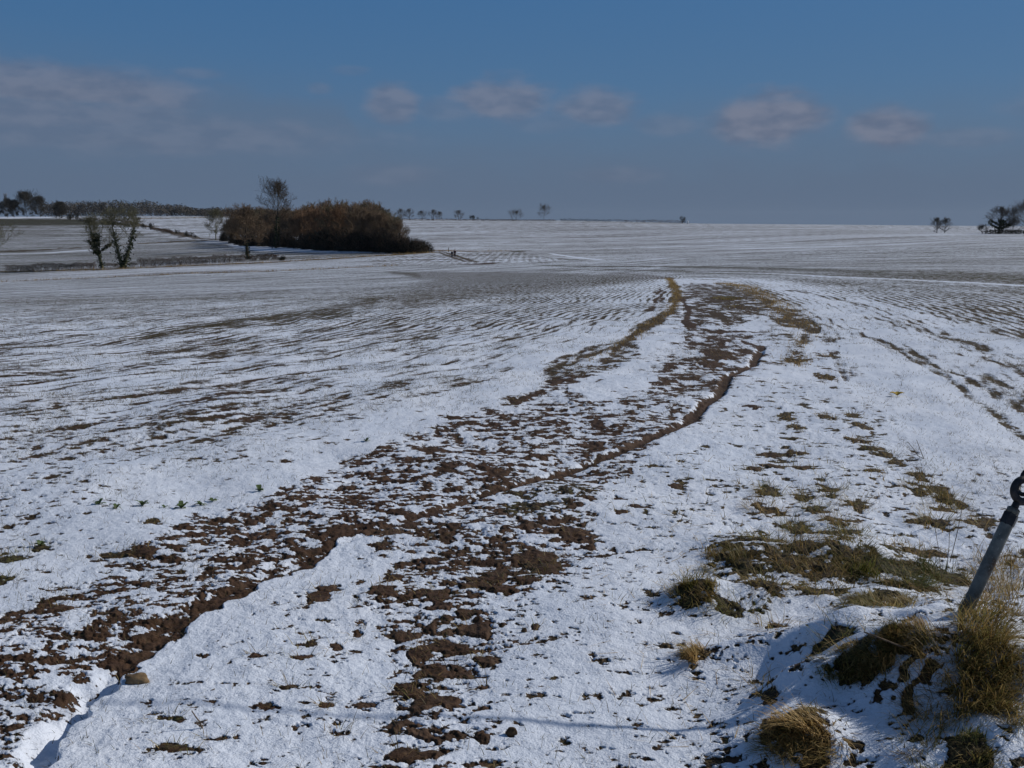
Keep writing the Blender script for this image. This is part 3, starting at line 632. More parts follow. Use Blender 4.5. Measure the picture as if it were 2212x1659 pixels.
# pale broken litter lying on the snow of the bank
n = 1500
x = rng.uniform(.35, 2.6, n); y = rng.uniform(2.5, 6.0, n); k = rng.random(n) < np.clip(.35 + .5 * pn(x / .35, y / .35, 95), 0.03, 1); x, y = x[k], y[k]; n = len(x)
parts.append(blades(x, y, zat(x, y) + .002, rng.uniform(.03, .14, n), rng.uniform(.0014, .0032, n), rng.uniform(1.35, 1.58, n), rng.uniform(0, 6.28, n), rng.uniform(.4, 1, n), np.zeros(n), 3, .15))
# sparse stalks in the strip's mud and snow
n = 9000
r = np.exp(rng.uniform(math.log(2.7), math.log(12), n)); th = rng.uniform(-.5, .5, n); x = np.sin(th) * r; y = np.cos(th) * r; cv, pp, gg, s_, inf = covat(x, y)
k = (~inf) & (rng.random(n) < np.where(np.abs(cv) < .35, .8, .16)); x, y, r = x[k], y[k], r[k]; n = len(x)
parts.append(blades(x, y, zat(x, y) - .006, rng.uniform(.015, .07, n), rng.uniform(.0013, .0022, n) * np.clip(r / 6, 1, 2), rng.uniform(.3, 1.4, n), rng.uniform(0, 6.28, n), rng.random(n) * .8, np.clip(rng.normal(.3, .3, n), 0, 1), 2, .6))
blade_obj('grass', parts, M_BL, kind='stuff', label='brown and green grass growing in the bare patches of the field margin', cat='grass')
# the dry verges along the strip, 12 to 45 m away
def verge(pts, w, dens, hl, gn, seed):
    g = np.random.default_rng(seed); P = [unproj(u, v) for u, v in pts]; ps = []
    for (x0, y0), (x1, y1) in zip(P[:-1], P[1:]):
        L = math.hypot(x1 - x0, y1 - y0); n = int(L * dens) + 2; t = g.random(n); o = g.normal(0, w * .55, n)
        x = x0 + (x1 - x0) * t - (y1 - y0) / (L + 1e-6) * o; y = y0 + (y1 - y0) * t + (x1 - x0) / (L + 1e-6) * o
        kp = pn(x / .5, y / .5, seed) > -0.8; x, y = x[kp], y[kp]; n = len(x); rd = np.hypot(x, y)
        ps.append(blades(x, y, zat(x, y) - .01, g.uniform(.4, 1.1, n) * hl, g.uniform(.003, .006, n) * np.clip(rd / 14, 1, 12), g.uniform(.1, 1.1, n), g.uniform(0, 6.28, n), g.random(n), np.clip(g.normal(gn, .15, n), 0, 1), 2, .7))
    return ps
ps = verge([(1445, 603), (1458, 623), (1463, 640), (1458, 657), (1450, 672), (1429, 685), (1403, 701), (1382, 717), (1356, 735), (1330, 750), (1270, 783)], .15, 120, .08, .10, 101)
ps += verge([(1560, 613), (1605, 620), (1640, 636), (1670, 655), (1700, 675), (1725, 700), (1740, 715)], .34, 190, .09, .10, 102)
ps += verge([(1735, 718), (1732, 745), (1716, 770), (1722, 800)], .22, 120, .08, .1, 103)
blade_obj('dry_grass', ps, M_BL, kind='stuff', label='straw coloured dry grass along both edges of the muddy strip', cat='grass')
ps = []
for i, (pts, w, h) in enumerate([([(-60, 612), (100, 605), (200, 601), (420, 591), (600, 586), (760, 579), (860, 574)], 1.2, .55), ([(-40, 590), (200, 584), (400, 575), (560, 569), (700, 561), (850, 552), (935, 546)], 2.0, .9),
                                 ([(930, 542), (1010, 544), (1100, 543)], 2.0, .7), ([(1190, 471), (1330, 474), (1480, 480)], 5, 1.6), ([(250, 474), (400, 471), (520, 469)], 4, 1.6), ([(300, 527), (430, 520)], 2, .6)]):
    ps += verge(pts, w, 16, h, .08, 110 + i)
blade_obj('rough_verge', ps, M_BL, kind='stuff', label='rough brown verge grass along the far field boundaries', cat='grass')

# tussocks one could lift out
def tussock(uv, label, n, hl, gn, ax=None, ay=None, flow=None, w=(.0018, .0042), bright=1.0, lean=(.6, 1.5), seed=1, droop=.8, stalks=0):
    g = np.random.default_rng(seed); px, py = unproj(*uv)
    K = max(5, n // 110); ca_ = g.uniform(0, 6.28, K); cq = np.sqrt(g.random(K)) * .95; cx_, cy_ = np.cos(ca_) * cq * ax, np.sin(ca_) * cq * ay; k = g.integers(0, K, n)
    x = px + cx_[k] + g.normal(0, .20 * ax, n) * .8; y = py + cy_[k] + g.normal(0, .20 * ay, n) * .8
    co = (np.full(K, flow) + g.normal(0, 1.0, K)) if flow is not None else np.arctan2(cy_, cx_) + g.normal(0, .8, K); out = co[k] + g.normal(0, .38, n); stray = g.random(n) < .15; out = np.where(stray, g.uniform(0, 6.28, n), out)
    cl = g.uniform(lean[0], lean[1], K); cs = g.uniform(.55, 1.25, K); ct = g.uniform(-.3, .3, K); ch = g.normal(0, .28, K)
    pz = float(zat(np.array([px]), np.array([py]))[0])
    p = [blades(x - px, y - py, zat(x, y) - pz - .008, g.uniform(.35, 1.25, n) * hl * cs[k], g.uniform(*w, n), np.clip(cl[k] + g.normal(0, .22, n), .05, 1.6), out, np.clip(g.random(n) * .8 + ct[k] + .1, 0, 1), np.clip(g.normal(gn, .18, n) + ch[k], 0, 1), 4, droop * g.uniform(.2, 1.3, n))]
    o = blade_obj('grass_tussock', p, M_BL, label=label, cat='grass tussock'); o.location = (px, py, pz)
    if stalks:
        m = stalks; a = g.uniform(0, 6.28, m); x = np.cos(a) * ax * .5 * g.random(m); y = np.sin(a) * ay * .5 * g.random(m); fl = (flow if flow is not None else 1.5) + g.normal(0, .5, m)
        s = [blades(x, y, np.zeros(m), g.uniform(1.2, 2.3, m) * hl, g.uniform(.0022, .0036, m), g.uniform(.5, 1.1, m), fl, g.uniform(.7, 1, m), np.zeros(m), 4, .9)]
        blade_obj('dry_stalks', s, M_BL, parent=o)
    return o
tussock((1745, 1600), 'large straw brown tussock with pale stalks bent left, at the bottom edge', 3800, .072, .12, .125, .085, flow=3.2, seed=11, lean=(.8, 1.6), stalks=60, bright=1.2)
tussock((1932, 1392), 'golden brown grass clump just left of the steel rod base', 3200, .055, .30, .11, .09, flow=3.3, seed=12)
tussock((1850, 1425), 'ochre and green grass clump on the edge of the shaded hollow', 3200, .050, .36, .13, .08, flow=3.6, seed=13)
tussock((1900, 1300), 'flattened dark olive grass mat between snow cushions', 2400, .06, .62, .15, .14, flow=3.0, seed=14, lean=(.8, 1.5))
tussock((1925, 1227), 'deep green grass clump, greenest one behind the bank', 1700, .10, .92, .20, .22, seed=15, flow=0)
tussock((2072, 1640), 'matted olive grass in the bottom right corner', 1500, .055, .5, .14, .08, seed=16, lean=(.6, 1.5))
tussock((1592, 1205), 'upright mixed brown and green tuft at the left end of the grassy patches', 1300, .062, .45, .15, .2, seed=17)
tussock((1500, 1415), 'small withered straw tuft alone on blue shaded snow', 420, .085, .05, .05, .06, flow=3.7, seed=18, stalks=6)
tussock((1500, 1290), 'ragged half snowed tuft above the small withered one', 700, .058, .5, .09, .10, flow=3.4, seed=19)

# ================================================================== tubes and trees
def tube(pts, rad, sides=8, caps=True, closed=False):
    """swept tube through points -> verts, tri/quad faces list"""
    P = [Vector(p) for p in pts]; n = len(P); rad = [rad] * n if isinstance(rad, (int, float)) else rad; vs = []; fs = []; up = None
    for i, p in enumerate(P):
        d = (P[(i + 1) % n] - P[i - 1]) if closed else (P[min(i + 1, n - 1)] - P[max(i - 1, 0)]); d.normalize()
        if up is None: up = Vector((0, 0, 1)) if abs(d.z) < .9 else Vector((1, 0, 0))
        sx = d.cross(up).normalized(); up = sx.cross(d).normalized()
        for k in range(sides):
            a = 2 * math.pi * k / sides; vs.append(p + (sx * math.cos(a) + up * math.sin(a)) * rad[i])
    m = n if closed else n - 1
    for i in range(m):
        for k in range(sides):
            j = (i + 1) % n; fs.append((i * sides + k, i * sides + (k + 1) % sides, j * sides + (k + 1) % sides, j * sides + k))
    if caps and not closed: fs.append(tuple(range(sides))[::-1]); fs.append(tuple((n - 1) * sides + k for k in range(sides)))
    return vs, fs
class MB:
    def __init__(s): s.v = []; s.f = []
    def add(s, vf):
        o = len(s.v); s.v += [tuple(q) for q in vf[0]]; s.f += [tuple(i + o for i in f) for f in vf[1]]; return s
    def mesh(s, name, m, smooth=True):
        me = bpy.data.meshes.new(name); me.from_pydata(s.v, [], s.f); me.update(); me.materials.append(m)
        me.polygons.foreach_set('use_smooth', np.full(len(me.polygons), smooth)); return me
def simple_mat(name, c0, c1, scale=6, rough=.85, bump=0, metal=0, island=False):
    m, t, pb = mat(name); q = NB(t); f = q.mr(q.noise(scale, 4, .6), .3, .7)
    t.links.new(q.mix(f, c0, c1), pb.inputs['Base Color']); pb.inputs['Roughness'].default_value = rough; pb.inputs['Metallic'].default_value = metal
    if bump:
        bn = q.n('ShaderNodeBump'); bn.inputs['Strength'].default_value = .6; bn.inputs['Distance'].default_value = bump
        t.links.new(q.noise(scale * 3, 4, .6), bn.inputs['Height']); t.links.new(bn.outputs[0], pb.inputs['Normal'])
    return m
M_BARK = simple_mat('bark', (.055, .042, .030), (.11, .085, .058), 1.5)
M_BARKG = simple_mat('bark_greenish', (.10, .095, .055), (.20, .185, .11), 1.2)
M_TWIG = simple_mat('twigs_brown', (.12, .082, .052), (.23, .16, .10), .35)
M_TWIGO = simple_mat('twigs_olive', (.11, .088, .052), (.20, .165, .10), .35)
M_TWIGR = simple_mat('twigs_rusty', (.17, .095, .05), (.28, .165, .09), .35)
M_TWIGD = simple_mat('twigs_dark', (.045, .042, .035), (.085, .078, .064), .3)
M_TWIGB = simple_mat('twigs_grey_brown', (.075, .068, .060), (.14, .125, .11), .05)
M_IVY = simple_mat('ivy_leaves', (.012, .020, .008), (.040, .055, .018), 1.5)
M_HEDGE = simple_mat('hedge_twigs', (.055, .036, .026), (.13, .085, .058), .8)
M_DARKB = simple_mat('dark_thicket', (.014, .014, .010), (.036, .034, .022), .4)

def grow(rng, H, W_, trunk_h, r0, n=(16, 7, 5, 3), up=.10, lean=0.0, forks=1, top=.80, e0=.10, e1=1.15, ang=.95, ratio=.60, wob=.10, tight=1.0):
    """branching skeleton that fills an egg shaped crown: lists of (p0, p1, ra, rb, level)"""
    seg = []; lo = trunk_h * .72; C = Vector((0, 0, (lo + H) / 2)); A = Vector((W_ / 2, W_ / 2, (H - lo) / 2))
    def reach(p, d):
        q = Vector(((p.x - C.x) / A.x, (p.y - C.y) / A.y, (p.z - C.z) / A.z)); e = Vector((d.x / A.x, d.y / A.y, d.z / A.z))
        a = e.dot(e); b_ = q.dot(e); c_ = q.dot(q) - 1; D = b_ * b_ - a * c_
        return max(.12 * H, (-b_ + math.sqrt(D)) / a) if D > 0 else .15 * H
    def branch(p, d, L, r, lv):
        k = 5 if lv == 1 else 4 if lv == 2 else 2; P = [p]
        for i in range(k):
            d = (d + Vector((rng.gauss(0, wob), rng.gauss(0, wob), rng.gauss(0, wob) + up)) * (1.0 if lv < 3 else 1.6)).normalized()
            q = p + d * (L / k); ra = r * (1 - .7 * i / k); rb = r * (1 - .7 * (i + 1) / k); seg.append((p, q, ra, rb, lv)); p = q
            if lv < 4 and (i > 0 or lv > 1):
                m = n[lv] / (k - (lv == 1)); m = int(m) + (rng.random() < m - int(m))
                for _ in range(m):
                    a = rng.uniform(0, 6.283); s_ = Vector((math.cos(a), math.sin(a), rng.uniform(-.3, .6))); s_ = (s_ - d * s_.dot(d)).normalized(); an = rng.uniform(.55, 1.2) * ang
                    branch(p, (d * math.cos(an) + s_ * math.sin(an)).normalized(), L * ratio * rng.uniform(.55, 1.2) * (1.1 - .45 * i / k), rb * .52, lv + 1)
    for f in range(forks):
        p = Vector((0, 0, -.3)); ln = lean + (0 if forks == 1 else (-.24, .30)[f % 2] * rng.uniform(.8, 1.1)); d = Vector((ln, rng.gauss(0, .03), 1)).normalized(); K = 8; pts = [(p, r0)]
        for i in range(K):
            d = (d + Vector((rng.gauss(0, .05), rng.gauss(0, .05), .03))).normalized(); q = p + d * ((H * top + .3) / K); ra = r0 * (1 - .78 * (i / K) ** .8); rb = r0 * (1 - .78 * ((i + 1) / K) ** .8); seg.append((p, q, ra, rb, 0)); p = q; pts.append((p, rb))
        n1 = max(3, int(n[0] / forks)); a = rng.uniform(0, 6.28)
        for j in range(n1):
            t = (j + rng.uniform(0, .8)) / n1; h_ = trunk_h + (H * top - trunk_h) * t; fi = min(K - .001, max(0, (h_ + .3) / (H * top + .3) * K)); ii = int(fi); b0, b1 = pts[ii], pts[ii + 1]; o = b0[0].lerp(b1[0], fi - ii); r_ = b0[1] * (1 - fi + ii) + b1[1] * (fi - ii)
            a += 2.4 + rng.uniform(-.3, .3); ee = (e0 + (e1 - e0) * t ** .8) + rng.gauss(0, .1); d = Vector((math.cos(a) * math.cos(ee), math.sin(a) * math.cos(ee), math.sin(ee)))
            branch(o, d, reach(o, d) * rng.uniform(.72, 1.0) * tight, r_ * rng.uniform(.26, .42), 1)
        for _ in range(4):
            a = rng.uniform(0, 6.28); d = Vector((math.cos(a) * .4, math.sin(a) * .4, 1)).normalized(); branch(p, d, reach(p, d) * .95, pts[-1][1], 1)
    return seg
def tubes_np(seg, sides, rmin=0.0):
    A = np.array([s[0] for s in seg]); B = np.array([s[1] for s in seg]); ra = np.maximum(np.array([s[2] for s in seg]), rmin); rb = np.maximum(np.array([s[3] for s in seg]), rmin * .8)
    d = B - A; d /= np.linalg.norm(d, axis=1, keepdims=True) + 1e-9
    up = np.where(np.abs(d[:, 2:3]) < .9, np.array([[0, 0, 1.]]), np.array([[1., 0, 0]])); sx = np.cross(d, up); sx /= np.linalg.norm(sx, axis=1, keepdims=True); sy = np.cross(sx, d)
    vs = []
    for C, r in ((A, ra), (B, rb)):
        for k in range(sides):
            a = 2 * math.pi * k / sides; vs.append(C + (sx * math.cos(a) + sy * math.sin(a)) * r[:, None])
    V = np.stack(vs, 1).reshape(-1, 3); base = (np.arange(len(seg)) * 2 * sides)[:, None, None]
    q = np.array([[k, (k + 1) % sides, sides + (k + 1) % sides, sides + k] for k in range(sides)])[None]
    return V, (base + q).reshape(-1, 4)
def leafcloud(rng, C, size, n_each=1, flat=1.0):
    """small randomly turned quads round the given centres"""
    C = np.repeat(np.asarray(C, float), n_each, axis=0); n = len(C); g = rng
    a = g.normal(size=(n, 3)); a /= np.linalg.norm(a, axis=1, keepdims=True); b_ = g.normal(size=(n, 3)); b_ = np.cross(a, b_); b_ /= np.linalg.norm(b_, axis=1, keepdims=True) + 1e-9
    s = size * g.uniform(.5, 1.2, (n, 1)); V = np.stack([C - a * s, C - b_ * s * .5 * flat, C + a * s, C + b_ * s * .5 * flat], 1).reshape(-1, 3)
    return V, np.arange(4 * n).reshape(n, 4)
def tree_meshes(name, seg, twig_mat, bark_mat, rmin, rtr=0.0):
    tr = [s for s in seg if s[4] == 0]; cr = [s for s in seg if s[4] > 0]
    V, F = tubes_np(tr, 7, rtr); mt = mesh_np(name + '_trunk', V, F, bark_mat)
    big = [s for s in cr if s[4] == 1]; sm = [s for s in cr if s[4] > 1]
    V1, F1 = tubes_np(big, 4, rmin * 1.5); V2, F2 = tubes_np(sm, 3, rmin)
    me = bpy.data.meshes.new(name + '_crown'); V = np.concatenate([V1, V2]); F = np.concatenate([F1, F2 + len(V1)])
    return mt, mesh_np(name + '_crown', V, F, twig_mat)
def place(u, vbase, vtop=None, w=None):
    x, y = unproj(u, vbase); r = y / math.cos(PITCH); z = float(ground(x, y)); return (x, y, z - .05), (vbase - (vtop if vtop else vbase)) / FOC * y * 1.0, (w or 0) / FOC * y
def dist_place(u, r, vbase=None):
    th = math.atan((u - 1106) / FOC); x, y = math.sin(th) * r, math.cos(th) * r; z = float(ground(x, y))
    return x, y, z
def make_tree(u, vb, vt, w, label, kind='tree', seed=1, r=None, group=None, n=(16, 7, 5, 3), twig=M_TWIG, bark=M_BARK, trunk=.25, r0=.35, rmin=.03, ivy=None, name='bare_tree', cat='tree', **gk_):
    if r is None: (x, y, z), H, Wd = place(u, vb, vt, w)
    else:
        x, y, z = dist_place(u, r); vbase = proj(x, y, z)[1]; H = (vbase - vt) / FOC * y; Wd = w / FOC * y
    g = random.Random(seed); seg = grow(g, H, Wd, H * trunk, r0, n, **gk_)
    mt, mc = tree_meshes(name, seg, twig, bark, rmin, rmin * 2)
    o = empty(name, (x, y, z - .1), label, cat, group); o.rotation_euler.z = 0
    link('trunk', mt, o); link('crown', mc, o)
    if ivy:
        q = np.random.default_rng(seed); lim = ivy[0] * H; C = []
        for s in seg:
            if s[4] <= ivy[2] and s[1].z < lim:
                m = int(ivy[1] * (s[1] - s[0]).length * (1 - .5 * s[1].z / lim)) + 1
                t = q.random((m, 1)); c = np.array(s[0]) * (1 - t) + np.array(s[1]) * t; C.append(c + q.normal(0, ivy[3] * (1 - .45 * s[1].z / lim), (m, 3)) * [1, 1, .6])
        V, F = leafcloud(q, np.concatenate(C), ivy[4]); link('ivy', mesh_np('ivy', V, F, M_IVY, smooth=False), o)
    print('tree', label[:30], 'H %.1f W %.1f at %.0f, %d segs' % (H, Wd, math.hypot(x, y), len(seg)))
    return o
# the two ivy clad trees on the hedge
make_tree(221, 580, 461, 78, 'ivy clad bare tree with a single trunk, left of the close pair on the hedge', seed=5, ivy=(.66, 75, 1, .40, .28), trunk=.24, r0=.45, rmin=.021, n=(13, 7, 6, 4), twig=M_BARKG, bark=M_BARKG, lean=-.03, e0=.2, wob=.16)
make_tree(265, 579, 458, 84, 'ivy smothered bare tree forking into a V, right of the close pair', seed=9, ivy=(.72, 80, 0, .62, .30), trunk=.42, r0=.5, rmin=.021, n=(14, 7, 6, 4), twig=M_BARKG, bark=M_BARKG, forks=2, top=.74, e0=.4, wob=.15)
make_tree(535, 561, 457, 96, 'broad brown crowned tree with an ivy wrapped trunk on the hedge before the copse', seed=14, ivy=(.45, 95, 0, .50, .28), trunk=.36, r0=.45, rmin=.032, n=(22, 9, 6, 4), twig=M_TWIG, e0=-.15)
make_tree(466, 519, 457, 48, 'slim pale green bare tree alone left of the copse', seed=21, trunk=.14, r0=.3, rmin=.045, n=(20, 6, 5, 3), twig=M_BARKG, bark=M_BARKG, e0=.2)
make_tree(-22, 572, 478, 120, 'leafless tree cut off by the left edge', seed=23, trunk=.2, r0=.4, rmin=.028, n=(18, 8, 5, 3), twig=M_BARKG, bark=M_BARKG)
make_tree(596, 536, 399, 82, 'tallest bare tree, standing up out of the left end of the copse', seed=36, ivy=(.50, 60, 0, .7, .4), trunk=.38, r0=.55, rmin=.026, n=(20, 7, 6, 4), twig=M_BARK, bark=M_BARK, e0=.2, wob=.09)
# skyline trees
SKY = [(5, 466, 438, 26, 'dark dense tree at the left end of the skyline'), (30, 464, 430, 34, 'dark tree beneath the radio mast on the left skyline'), (44, 462, 430, 24, 'thin tree between the mast and the big round tree'),
       (72, 462, 415, 42, 'big round headed tree, highest on the left skyline'), (100, 463, 424, 30, 'smaller round tree leaning on the big round headed one'), (129, 472, 435, 30, 'dark spreading tree by the gate of the upper field'),
       (870, 471, 453, 20, 'wide bare tree, first on the skyline right of the copse'), (887, 471, 453, 18, 'bare tree touching the first one right of the copse'), (914, 471, 456, 18, 'pale thin bare tree, third right of the copse'),
       (938, 471, 454, 19, 'bare tree, darker of the close pair on the middle skyline'), (950, 471, 458, 16, 'smaller bare tree of the close pair on the middle skyline'), (992, 472, 456, 22, 'single bare dome shaped tree in the gap of the middle skyline'),
       (1115, 473, 457, 33, 'low wide bare tree just left of the lone round tree'), (1174, 473, 445, 26, 'lone round headed tree with a clear trunk on the middle skyline'),
       (2014, 500, 473, 26, 'left half of the twin bare trees on the right skyline'), (2031, 501, 473, 22, 'right half of the twin bare trees on the right skyline'),
       (2147, 505, 453, 76, 'spreading oak with ivy in its fork, by the right edge'), (2204, 505, 442, 88, 'tall bare tree cut off by the right edge'), (2112, 504, 488, 22, 'small scrubby tree under the spreading oak'), (2176, 505, 474, 34, 'low bare tree between the oak and the right edge tree')]
for i, (u, vb, vt, w, lab) in enumerate(SKY):
    dk = i < 6; rr_ = None
    if 6 <= i <= 13: rr_ = 860
    if 14 <= i <= 15: rr_ = 505
    if i >= 16: rr_ = 485
    if i < 5: rr_ = 985
    if i in (16, 17): make_tree(u, vb, vt, w, lab, seed=50 + i, r=rr_, trunk=.22, r0=.55, rmin=.022, n=(18, 7, 6, 4), wob=.17, twig=M_TWIGB, bark=M_TWIGD, ivy=(.6, 60, 1, .6, .4) if i == 16 else None)
    else: make_tree(u, vb, vt + (5 if dk else 1), w * (1.1 if dk else 1.25), lab, seed=50 + i, r=rr_, trunk=.03 if i != 13 else .22, r0=.20, rmin=.018 if not dk else .05, n=(14, 7, 5, 4) if not dk else (24, 9, 7, 4), top=.7, twig=M_TWIGB if not dk else M_TWIGD, bark=M_TWIGD)

# ------------------------------------------------------------------ bushes
def make_bush(u, vb, vt, w, label, seed, m=M_DARKB, r=None, n=900, name='bush', size=None, group=None):
    if r is None: (x, y, z), H, Wd = place(u, vb, vt, w)
    else: x, y, z = dist_place(u, r); H = (proj(x, y, z)[1] - vt) / FOC * y; Wd = w / FOC * y
    g = np.random.default_rng(seed); lob = g.normal(size=(9, 3)) * [.30, .30, .16] + [0, 0, .5]; lr_ = g.uniform(.22, .42, 9)
    k = g.integers(0, 9, n); d = g.normal(size=(n, 3)); d /= np.linalg.norm(d, axis=1, keepdims=True); P = lob[k] + d * (lr_[k] * g.random(n) ** .35)[:, None]
    P[:, 2] = np.abs(P[:, 2]); P = P * [Wd / 1.35, Wd / 1.35, H / 1.0]
    V, F = leafcloud(g, P, size or max(.10, Wd * .05)); sg = []
    q = random.Random(seed)
    for _ in range(14):
        a = q.uniform(0, 6.28); R_ = q.uniform(.05, .38) * Wd; sg.append((Vector((0, 0, 0)), Vector((math.cos(a) * R_, math.sin(a) * R_, H * q.uniform(.5, .95))), .06, .02, 0))
    V2, F2 = tubes_np(sg, 3, .03)
    o = empty(name, (x, y, z - .1), label, 'bush', group); link('foliage', mesh_np('foliage', V, F, m, smooth=False), o); link('stems', mesh_np('stems', V2, F2, M_BARK), o); return o
for i, (u, vb, vt, w, lab) in enumerate([(152, 475, 461, 18, 'low rounded bush left of the tall upright dark one on the valley boundary'), (167, 476, 456, 14, 'tall upright dark bush at the head of the valley hedge line'), (69, 467, 455, 12, 'small dark bush alone below the big round skyline tree'),
      (292, 492, 479, 10, 'first of three round bushes behind the ivy trees, narrowest one'), (309, 494, 481, 13, 'middle of three round bushes behind the ivy trees'), (326, 497, 481, 16, 'largest and darkest of three round bushes behind the ivy trees'),
      (299, 475, 468, 12, 'low brown bush on the upper field boundary'), (381, 505, 495, 12, 'round bush alone halfway down the valley boundary'), (403, 511, 498, 14, 'left bush of the dark touching pair lower on the valley boundary'), (414, 511, 500, 11, 'right bush of the dark touching pair lower on the valley boundary'),
      (422, 513, 507, 9, 'smallest bush at the lower end of the valley boundary'), (608, 563, 551, 22, 'low dark briar mound at the end of the hedge before the copse'), (1023, 473, 464, 14, 'low bush on the skyline bank right of the dome shaped tree'),
      (1470, 481, 466, 14, 'dark evergreen bush ending the skyline hedge, beside a white post')]):
    make_bush(u, vb, vt, w, lab, 300 + i, m=M_DARKB if i not in (6,) else M_HEDGE, r=860 if i == 12 else 800 if i == 13 else None, n=700)

# ------------------------------------------------------------------ copse: individual trees grown from a few kinds
def thick_tree(seed, H, W_, m, rmin=.024):
    g = random.Random(seed); seg = grow(g, H, W_, H * .10, .15, (22, 7, 6, 4), up=.10, ratio=.55, ang=.75, e0=.35, e1=1.15, top=.72)
    return tree_meshes('copse_tree', seg, m, M_BARK, rmin, .06)
kinds = [thick_tree(400 + i, 10, 7.5, m) for i, m in enumerate([M_TWIG, M_TWIGO, M_TWIGR, M_TWIG, M_TWIGO])]
TOPL = [(480, 512), (490, 490), (505, 470), (520, 462), (545, 458), (570, 456), (590, 455), (620, 456), (650, 458), (668, 450), (682, 444), (700, 452), (715, 446), (730, 441), (760, 446), (785, 443), (800, 441), (815, 446), (840, 452), (855, 468), (872, 482), (880, 500), (905, 514), (928, 530)]
BOTL = [(480, 519), (525, 531), (620, 534), (650, 536), (710, 541), (830, 545), (880, 548), (928, 544)]
ti = lambda u: np.interp(u, *zip(*TOPL)); bi = lambda u: np.interp(u, *zip(*BOTL))
cg = random.Random(77); cnt = 0
def unp_r(u, v): x, y = unproj(u, v); return math.hypot(x, y)
LABC = {0: ('bare brown tree in the thick of the copse, one of many alike', 'bare trees massed in the copse')}
for row_, (off, nn) in enumerate([(6, 17), (20, 16), (38, 14), (60, 13)]):
    for k in range(nn):
        u = 492 + (868 - 492) * (k + cg.uniform(.1, .9)) / nn
        if row_ > 1 and u > 850: continue
        r = unp_r(u, bi(u)) + off * cg.uniform(.8, 1.2); x, y, z = dist_place(u, r); vb = proj(x, y, z)[1]; H = (vb - ti(u)) / FOC * y * (cg.uniform(.80, .93) if row_ < 3 else cg.uniform(.93, 1.02))
        if H < 3: continue
        mt, mc = kinds[2 if (row_ < 2 and 655 < u < 710) else cg.randrange(5) if cg.random() < .3 else cg.choice([0, 1, 3])]
        o = empty('bare_tree', (x, y, z - .1), LABC[0][0], 'tree', LABC[0][1]); s = H / 10; w_ = s * cg.uniform(.85, 1.25)
        o.rotation_euler.z = cg.uniform(0, 6.28); o.scale = (w_, w_, s); link('trunk', mt, o); link('crown', mc, o); cnt += 1
print('copse trees', cnt)
# dark thicket along the foot of the copse
def thick_bush(seed, n=2600):
    g = np.random.default_rng(seed); P = g.normal(size=(n, 3)); P /= np.linalg.norm(P, axis=1, keepdims=True); P *= (g.random((n, 1)) ** .4); P[:, 2] = np.abs(P[:, 2]) * (1 + .12 * np.sin(P[:, 0] * 9) + .1 * np.sin(P[:, 1] * 8)); V, F = leafcloud(g, P, .055)
    sg = []; q = random.Random(seed)
    for _ in range(260):
        a = q.uniform(0, 6.28); e = q.uniform(.25, 1.45); d = Vector((math.cos(a) * math.cos(e), math.sin(a) * math.cos(e), math.sin(e))); sg.append((d * .3, d * q.uniform(.95, 1.22), .012, .005, 0))
    V2, F2 = tubes_np(sg, 3)
    return mesh_np('thicket_foliage', V, F, M_DARKB, smooth=False), mesh_np('thicket_stems', V2, F2, M_HEDGE)
tb = [thick_bush(500 + i) for i in range(3)]
for k in range(34):
    u = 484 + (918 - 484) * (k + cg.uniform(.2, .8)) / 34; right = u > 640
    r = unp_r(u, bi(u)) + cg.uniform(1, 4); x, y, z = dist_place(u, r); htop = np.interp(u, [484, 520, 600, 650, 700, 800, 860, 905, 928], [22, 26, 40, 30, 48, 50, 48, 34, 10])
    H = htop * cg.uniform(.85, 1.1) / FOC * y; wd = cg.uniform(2.6, 3.8) if right else cg.uniform(1.8, 2.8)
    if 636 < u < 655: H *= .6
    o = empty('thicket_bush', (x, y, z - .15), 'dark tangled bush in the thicket along the foot of the copse, one of many alike', 'bush', 'dark bushes along the foot of the copse')
    f_, s_ = tb[cg.randrange(3)]; o.scale = (wd, wd, H / 1.08); o.rotation_euler.z = cg.uniform(0, 6.28); link('foliage', f_, o); link('stems', s_, o)

# ------------------------------------------------------------------ hedges
def hedge(pts, label, h, wd, dens, m, seed, gaps=True, stems=True, size=.09, name='hedge'):
    g = np.random.default_rng(seed); P = [unproj(u, v) for u, v in pts]; C = []; sg = []
    x0, y0 = P[0]; z0 = float(ground(x0, y0))
    for (xa, ya), (xb, yb) in zip(P[:-1], P[1:]):
        L = math.hypot(xb - xa, yb - ya); n = int(L * dens); t = g.random(n); o = g.normal(0, wd * .4, n); x = xa + (xb - xa) * t + o * .3; y = ya + (yb - ya) * t + o
        hh = h * (1 + .10 * pn(x / 4.0, y / 4.0, seed) + .08 * pn(x / .9, y / .9, seed + 1)); f = g.random(n) ** (.75); keep = np.ones(n, bool)
        if gaps: keep = ~((f < .42) & (pn(x / 1.3, y / 1.3 * 0, seed + 2) > .45))
        z = ground(x, y) + hh * f; C.append(np.stack([x - x0, y - y0, z - z0], -1)[keep])
        if stems:
            for _ in range(int(L / .9)):
                t_ = g.random(); X_ = xa + (xb - xa) * t_; Y_ = ya + (yb - ya) * t_; Z_ = float(ground(X_, Y_)); lx = g.normal(0, .5)
                sg.append((Vector((X_ - x0, Y_ - y0, Z_ - z0 - .1)), Vector((X_ - x0 + lx, Y_ - y0, Z_ - z0 + h * g.uniform(.6, 1.0))), .06, .03, 0))
    V, F = leafcloud(g, np.concatenate(C), size, flat=.5); o = empty(name, (x0, y0, z0), label, 'hedge')
    if sg: V2, F2 = tubes_np(sg, 4); F = np.concatenate([F, F2 + len(V)]); V = np.concatenate([V, V2])
    link('branches', mesh_np('branches', V, F, m, smooth=False), o)
